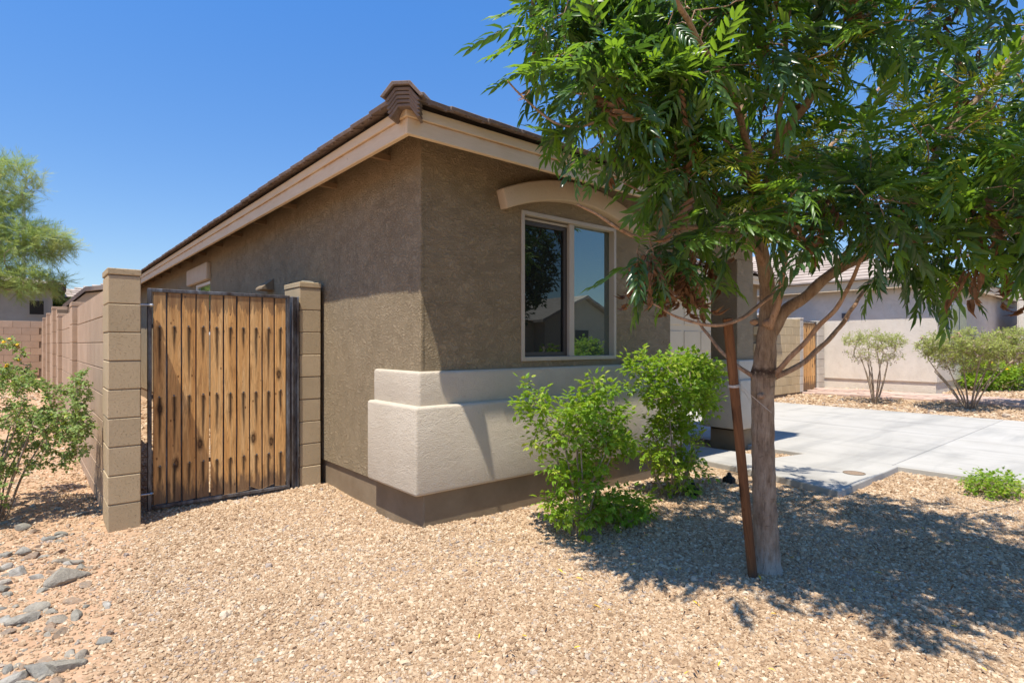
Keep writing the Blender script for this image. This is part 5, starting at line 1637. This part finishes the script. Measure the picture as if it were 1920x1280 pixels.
# ------------------------------------------------------------------ trees far off
def far_tree(name, label, base, els, n_anch, protos, mats, matpick, trunk_r, seed, last, per, step, fscale, trunk_top, tipr=0.006, droop=0.0, rmax=0.03):
    rg = np.random.default_rng(seed)
    e = empty(name, base, label, "tree")
    s = Skeleton()
    b = np.array(base, float)
    top = np.array(trunk_top, float)
    n0 = 0
    s.path([b + (0, 0, -0.2), (b + top) / 2 + np.array([0.1, -0.05, 0]), top], [trunk_r, trunk_r * .7, trunk_r * .35], step=0.3)
    ids = list(range(len(s.p)))
    a_, r_ = [Vector(s.p[i]) for i in ids], [s.rad[i] for i in ids]
    vs, fs = tube(a_, r_, 10, 0.05)
    link("trunk", MB().add(vs, fs).mesh("trunk", M['bark'], smooth=True), e)
    for i in ids:
        if s.p[i][2] < base[2] + 0.35 * (top[2] - base[2]): s.fixed[i] = False
    an = in_ellipsoids(rg, n_anch, els, 0.3)
    pth = s.grow(an, rg, lift=0.15, step=step, tipr=tipr, jitter=0.05)
    v, f = s.mesh_paths(pth, 4, trunk_r * 0.5)
    o = link("limbs", raw_mesh("limbs", v, f, [M['stem']]), e); o['kind'] = 'stuff'
    ps, fw = leaf_sites(s, pth, rg, last=last, per=per, tipup=0.1, rmax=rmax)
    n = len(ps)
    fw = fw / np.linalg.norm(fw, axis=1, keepdims=True); fw[:, 2] -= droop
    v, t_, mi = scatter(protos, rg.integers(0, len(protos), n), ps, frames(fw, np.stack([rg.normal(0, .4, n), rg.normal(0, .4, n), np.ones(n)], -1)), rg.uniform(*fscale, n), matpick(rg, ps))
    o = link("crown", raw_mesh("crown", v, t_, mats, mi), e); o['kind'] = 'stuff'
    return e

def feather(seed):
    rr = np.random.default_rng(seed)
    V, T = [], []
    n = 14
    for i in range(n):
        t = i / n
        b = np.array([0.5 * t, 0, -0.10 * t * t])
        a = rr.uniform(0.25, 0.8) * (1 if i % 2 else -1)
        L = rr.uniform(0.12, 0.24)
        tip = b + np.array([math.cos(a) * L, math.sin(a) * L, rr.uniform(-.08, .05)])
        w = 0.009
        k = len(V)
        V += [b + (0, -w, 0), b + (0, w, 0.004), tip]
        T.append((k, k + 1, k + 2))
    return np.array(V), np.array(T)
FE = [feather(k) for k in range(5)]
pc = W(20, 420, 20.0)
pb = W(-60, 640, 20.5)
far_tree("tree", "feathery pale green tree rising behind the brown cross wall", (pb.x, pb.y, 0.25),
         [(*W(10, 460, 20)[:], 1.15, 1.4, 1.3, 9), (*W(-40, 360, 20)[:], 1.2, 1.3, 1.4, 8), (*W(78, 455, 20)[:], 0.95, 0.9, 0.55, 7), (*W(40, 525, 19.8)[:], 1.3, 1.1, 0.45, 6), (*W(25, 350, 20)[:], 0.8, 0.9, 1.1, 5), (*W(-80, 480, 20)[:], 1.6, 1.6, 1.5, 6)],
         640, FE, [M['needle'], M['needle2']], lambda rg, ps: ((np.sin(ps[:, 0] * 2.2) + np.sin(ps[:, 1] * 1.7) + np.sin(ps[:, 2] * 3) + rg.normal(0, .6, len(ps))) > 0.6).astype(int),
         0.16, 21, 0.9, 2, 0.16, (0.6, 1.15), (pb.x + 0.1, pb.y - 0.3, 4.6), tipr=0.005, droop=0.1)
FL = [compound(0.25, 3, 0.14, 0.07, 0.2, 0.3, 80 + k, segs=2, rach=0.003) for k in range(3)]
mpf = lambda rg, ps: np.zeros(len(ps), int)
q = W(1905, 560, 30)
far_tree("tree", "dark leafy street tree at the far right beyond the neighbour's house", (q.x + .3, q.y - .3, 0),
         [(q.x, q.y, 3.6, 1.5, 1.7, 1.9, 10), (q.x + 1.5, q.y - 1.2, 3.8, 1.6, 1.6, 2.2, 8)], 330, FL, [M['far_leaf']], mpf, 0.2, 22, 0.9, 2, 0.22, (0.9, 1.5), (q.x, q.y, 4), 0.008)
q = W(1850, 580, 24)
far_tree("tree", "small white-trunked tree in front of the grey garage wing at far right", (q.x, q.y, 0),
         [(q.x, q.y, 3.0, 1.0, 1.0, 0.55, 10)], 130, FL, [M['far_leaf']], mpf, 0.10, 23, 0.7, 2, 0.2, (0.6, 1.0), (q.x + .1, q.y, 2.8), 0.006)
q = W(95, 560, 24)
far_tree("tree", "small yellow-green citrus tree in front of the grey house at far left", (q.x, q.y, 0.2),
         [(q.x, q.y, 2.6, 0.45, 0.6, 0.55, 10), (q.x - .35, q.y + .3, 2.4, 0.3, 0.3, 0.4, 4)], 110, FL, [M['far_leaf'], M['shrub_b']], lambda rg, ps: (rg.uniform(size=len(ps)) > 0.45).astype(int), 0.05, 24, 0.5, 2, 0.15, (0.4, 0.8), (q.x, q.y, 1.8), 0.005)
q = W(122, 565, 24)
far_tree("tree", "slender yellow-green sapling between grey house and gabled house", (q.x, q.y, 0.2),
         [(q.x, q.y, 2.6, 0.32, 0.4, 0.75, 10)], 90, FL, [M['far_leaf'], M['shrub_b']], lambda rg, ps: (rg.uniform(size=len(ps)) > 0.45).astype(int), 0.05, 25, 0.5, 2, 0.15, (0.4, 0.8), (q.x, q.y, 1.9), 0.005)
# the tall tree mirrored in the left pane
far_tree("tree", "tall dark tree across the street, mirrored in the window's left pane", (18.6, -14.6, 0),
         [(18.6, -14.6, 5.4, 1.9, 1.9, 2.8, 10), (17.4, -15.5, 4.6, 1.5, 1.5, 1.8, 5)], 330, FL, [M['far_leaf']], mpf, 0.22, 26, 1.0, 2, 0.25, (1.2, 2.0), (18.6, -14.6, 5.5), 0.008)

# ------------------------------------------------------------------ small things on the ground
def irr(px, py, d, label):
    c = W(px, py, d)
    e = empty("irrigation_cap", (c.x, c.y, 0), label, "irrigation cap", None)
    mb = MB(); mb.cyl((c.x, c.y, -0.02), 0.052, 0.085, 20, 2, 0.050); mb.obj("body", M['black'], e, 0.006, 2)
    mb = MB(); mb.cyl((c.x, c.y, 0.066), 0.030, 0.014, 16, 2, 0.028); mb.obj("collar", M['black'], e, 0.003, 1)
    mb = MB(); mb.cyl((c.x, c.y, 0.081), 0.020, 0.026, 12, 2, 0.018); mb.obj("knob", M['black'], e, 0.004, 1)
    for k in range(6):
        a = k * math.pi / 3
        mb = MB(); mb.box(c.x + math.cos(a) * .051 - .006, c.x + math.cos(a) * .051 + .006, c.y + math.sin(a) * .051 - .006, c.y + math.sin(a) * .051 + .006, 0.0, 0.055); mb.obj("rib", M['black'], e, 0.002, 1)
irr(1299, 925, 4.95, "black plastic irrigation cap at the foot of the dense shrub")
irr(1367, 900, 5.35, "black plastic irrigation cap between shrub and leaning stake")

# rocks on the bare earth, left
rock_named = [
    (128, 1087, .090, .6, 0, "largest grey angular rock at the edge of the tan gravel"),
    (37, 1076, .055, .6, 0, "dark grey wedge-shaped rock left of the largest rock"),
    (44, 1036, .045, .75, 0, "upright pale grey rock beside the flat brown rock"),
    (62, 1044, .045, .5, 1, "flat brown rock right of the upright pale grey rock"),
    (14, 1038, .040, .6, 0, "leaning grey rock left of the upright pale grey rock"),
    (143, 1057, .032, .6, 0, "whitish knobbly rock just above the largest grey rock"),
    (8, 1104, .040, .5, 0, "dark grey rock cut by the left picture edge, mid-height"),
    (50, 1162, .060, .4, 0, "long bluish-grey flat rock lower left on the bare earth"),
    (105, 1163, .050, .4, 0, "grey slab-like rock with a brown side, lower left"),
    (70, 1140, .055, .4, 0, "olive-grey oblong rock above the long bluish rock"),
    (120, 1250, .062, .42, 0, "dark bluish rock nearest the bottom edge of the bare earth"),
    (75, 1262, .055, .6, 0, "blocky grey-brown rock beside the dark bluish rock"),
    (192, 1200, .034, .6, 0, "pale rock alone at the gravel's edge, lower left"),
    (210, 1182, .020, .8, 1, "small brown chunk beside the lone pale rock"),
    (40, 985, .050, .6, 0, "pale grey rock in the shade under the flowering shrub"),
    (112, 998, .040, .5, 0, "whitish rock between flowering shrub and block pillar"),
    (150, 958, .050, .4, 0, "flat grey rock at the foot of the block pillar"),
    (588, 1157, .022, .35, 0, "lone dark grey flat stone on the open tan gravel"),
    (636, 1060, .020, .25, 0, "pale flat stone on gravel up-slope of the dark stone"),
    (484, 1230, .022, .5, 0, "bluish-white stone on gravel near the bottom edge"),
]
def gpt(px, py, z=0.0):
    d = FPX * (CAMH - z) / (py - 645.0)
    return W(px, py, d)
for k, (px, py, s, fl, br, lab) in enumerate(rock_named):
    c = gpt(px, py + 4)
    z = float(height(c.x, c.y))
    o = link("rock", rock_mesh("rock", M['rock_tan'] if br else M['rock'], 100 + k, 3, fl * 0.9), None, (c.x, c.y, z + s * fl * 0.30))
    o.rotation_euler = (R.uniform(-.25, .25), R.uniform(-.2, .2), R.uniform(-0.9, 0.3))
    o.scale = (s * 1.28, s * 1.1, s * 1.45)
    tag(o, lab, "rock")
small_meshes = [rock_mesh("rock", M['rock'] if k % 3 else M['rock_tan'], 200 + k, 2, 0.62) for k in range(8)]
rk = random.Random(3)
cnt = 0
while cnt < 200:
    px, py = rk.uniform(-120, 260), rk.uniform(935, 1330)
    c = gpt(px, py)
    if px > 30 + 120 * (1 - abs(py - 1150) / 260) + 60: continue
    if 0.36 < c.x < 0.65 and c.y > 4.8: continue
    s = rk.choice([0.010, 0.014, 0.018, 0.025, 0.034, 0.044])
    o = link("rock", small_meshes[cnt % 8], None, (c.x, c.y, float(height(c.x, c.y)) + s * 0.08))
    o.rotation_euler = (rk.uniform(-.3, .3), rk.uniform(-.3, .3), rk.uniform(0, 6.28)); o.scale = (s * rk.uniform(1, 1.5), s, s)
    tag(o, "small grey or tan stone scattered on the bare earth by the gravel's edge", "rock", "small stones on the bare earth")
    cnt += 1
# fallen twigs and leaf litter under the tree
for k, (px, py, lab) in enumerate(((1668, 1003, "short dark fallen twig on shaded gravel right of the tree"), (1705, 1095, "thin fallen twig on the gravel in the lower tree shade"))):
    c = gpt(px, py)
    vs, fs = tube([c + Vector((-.05, -.02, .012)), c + Vector((0, .005, .022)), c + Vector((.05, .03, .04))], [.004, .003, .002], 5)
    mb = MB().add(vs, fs); tag(mb.obj("twig", M['bark']), lab, "twig")
lit_v, lit_t, lit_m = [], [], []
rg = np.random.default_rng(77)
n = 1300
r_ = rg.uniform(-0.3, 3.2, n); d_ = rg.uniform(2.2, 5.5, n)
lx = r_ * CA + d_ * SA; ly = -r_ * SA + d_ * CA
ok = (ly < 3.3) & (lx < 6.7) & ~((lx > 5.2) & (ly > 1.95))
lx, ly = lx[ok], ly[ok]; n = len(lx)
P_ = np.stack([lx, ly, height(lx, ly) + 0.022], -1)
fw = np.stack([rg.normal(size=n), rg.normal(size=n), rg.normal(0, .2, n)], -1)
ll_ = [leaflet(0.05, 0.010, 0.2, 0.6, 3), leaflet(0.035, 0.007, -0.2, 0.8, 3)]
v, t_, mi = scatter(ll_, rg.integers(0, 2, n), P_, frames(fw, np.tile([0, 0, 1.0], (n, 1))), rg.uniform(0.4, 1.0, n), (rg.uniform(size=n) > 0.07).astype(int))
o = link("leaf_litter", raw_mesh("leaf_litter", v, t_, [M['yellow'], M['leaf_dead']], mi)); tag(o, "fallen leaflets scattered over the gravel under the tree", "leaf litter", kind='stuff')

# ------------------------------------------------------------------ gravel: real stones instanced over the bed
def gravel_points():
    rg = np.random.default_rng(5)
    P, S = [], []
    def zone(d0, d1, dens, size, lim=1.12):
        # camera-side trapezoid, wide enough for a sidestep
        rmax = lim * d1 + 0.5
        area = (d1 - d0) * 2 * rmax
        n = int(area * dens)
        r = rg.uniform(-rmax, rmax, n); d = rg.uniform(d0, d1, n)
        m = np.abs(r) < lim * d + 0.5
        r, d = r[m], d[m]
        P.append(np.stack([r * CA + d * SA, -r * SA + d * CA], -1)); S.append(np.full(len(r), size) * rg.lognormal(0, 0.36, len(r)))
    zone(1.3, 3.2, 14000, 0.0058, 1.05)
    zone(3.2, 5.0, 10500, 0.0064, 1.05)
    zone(5.0, 7.5, 4200, 0.0092, 1.0)
    zone(7.5, 16.0, 420, 0.020, 1.0)
    P = np.concatenate(P); S = np.concatenate(S)
    x, y = P[:, 0], P[:, 1]
    edge = x - 0.13 * y + 0.25 * np.sin(y * 2.3) * 0.5 + rg.normal(0, 0.12, len(x))
    thin = np.sin(x * 1.9 + 0.7) * np.sin(y * 2.3 + 1.2) + 0.5 * np.sin(x * 4.1 - y * 3.3)
    keep = (edge > 0.12) & ((thin < 0.9) | (rg.uniform(size=len(x)) < 0.45)) | (rg.uniform(size=len(x)) < 0.22)
    # house, concrete, path
    keep &= ~((x > 2.06) & (x < 5.2) & (y > 3.40))
    keep &= ~((x > 2.10) & (y > 3.40) & (x < 5.2))
    keep &= ~((x > 5.28) & (x < 6.86) & (y > 1.91) & ~((x > 6.30) & (y > 2.93) & (y < 3.5)))
    keep &= ~((x > 5.2) & (x < 5.9) & (y > 3.5))
    keep &= ~((x > 6.84) & (x < 12.46))
    keep &= ~((x > 14.85) & (x < 16.2) & (y < 6.3))
    keep &= ~((x > 5.0) & (y > 6.4)) & ~((x > 2.0) & (y > 6.0) & (x < 12.0)) & (x < 22) & (y > -3)
    keep &= ~((x > 0.40) & (x < 0.6) & (y > 4.89))
    P, S, x, y = P[keep], S[keep], x[keep], y[keep]
    z = height(x, y) + S * 0.15
    return np.stack([x, y, z], -1), S
gp, gs = gravel_points()
print("gravel stones", len(gp))
gm_ = bpy.data.meshes.new("gravel")
gm_.vertices.add(len(gp)); gm_.vertices.foreach_set("co", gp.astype(np.float32).ravel())
at = gm_.attributes.new("size", 'FLOAT', 'POINT'); at.data.foreach_set("value", gs.astype(np.float32))
gm_.materials.append(M['stone'])
gravel = link("gravel", gm_)
tag(gravel, "tan crushed gravel covering the yard around tree, shrubs and house", "gravel", kind='stuff')
ng_ = bpy.data.node_groups.new("gravel_scatter", 'GeometryNodeTree')
ng_.interface.new_socket("Geometry", in_out='INPUT', socket_type='NodeSocketGeometry')
ng_.interface.new_socket("Geometry", in_out='OUTPUT', socket_type='NodeSocketGeometry')
gi = ng_.nodes.new("NodeGroupInput"); go = ng_.nodes.new("NodeGroupOutput")
L_ = ng_.links.new
g2i = ng_.nodes.new("GeometryNodeGeometryToInstance")
for k in range(6):
    ico = ng_.nodes.new("GeometryNodeMeshIcoSphere"); ico.inputs["Subdivisions"].default_value = 2 if k < 2 else 2; ico.inputs["Radius"].default_value = 1.0
    nz = ng_.nodes.new("ShaderNodeTexNoise"); nz.noise_dimensions = '4D'; nz.inputs["W"].default_value = k * 5.3 + 1; nz.inputs["Scale"].default_value = 0.9; nz.inputs["Detail"].default_value = 1.0
    sub = ng_.nodes.new("ShaderNodeVectorMath"); sub.operation = 'SUBTRACT'; sub.inputs[1].default_value = (0.5, 0.5, 0.5)
    mul = ng_.nodes.new("ShaderNodeVectorMath"); mul.operation = 'MULTIPLY'; mul.inputs[1].default_value = (2.0, 2.0, 2.0)
    sp = ng_.nodes.new("GeometryNodeSetPosition")
    sm = ng_.nodes.new("GeometryNodeSetMaterial"); sm.inputs["Material"].default_value = M['stone']
    tf = ng_.nodes.new("GeometryNodeTransform"); tf.inputs["Scale"].default_value = (1.15 - 0.05 * k, 0.85 + 0.03 * k, 0.62 + 0.04 * k)
    L_(nz.outputs["Color"], sub.inputs[0]); L_(sub.outputs[0], mul.inputs[0])
    L_(ico.outputs["Mesh"], sp.inputs["Geometry"]); L_(mul.outputs[0], sp.inputs["Offset"])
    L_(sp.outputs[0], tf.inputs["Geometry"]); L_(tf.outputs[0], sm.inputs["Geometry"]); L_(sm.outputs[0], g2i.inputs[0])
iop = ng_.nodes.new("GeometryNodeInstanceOnPoints"); iop.inputs["Pick Instance"].default_value = True
rot = ng_.nodes.new("FunctionNodeRandomValue"); rot.data_type = 'FLOAT_VECTOR'; rot.inputs[0].default_value = (-0.35, -0.35, 0); rot.inputs[1].default_value = (0.35, 0.35, 6.28)
pk = ng_.nodes.new("FunctionNodeRandomValue"); pk.data_type = 'INT'; pk.inputs[4].default_value = 0; pk.inputs[5].default_value = 5; pk.inputs["Seed"].default_value = 4
na = ng_.nodes.new("GeometryNodeInputNamedAttribute"); na.data_type = 'FLOAT'; na.inputs["Name"].default_value = "size"
L_(gi.outputs[0], iop.inputs["Points"]); L_(g2i.outputs[0], iop.inputs["Instance"])
L_(rot.outputs[0], iop.inputs["Rotation"])
L_([o_ for o_ in pk.outputs if o_.type == 'INT' and o_.enabled][0], iop.inputs["Instance Index"])
L_([o_ for o_ in na.outputs if o_.enabled][0], iop.inputs["Scale"])
L_(iop.outputs[0], go.inputs[0])
md = gravel.modifiers.new("scatter", 'NODES'); md.node_group = ng_
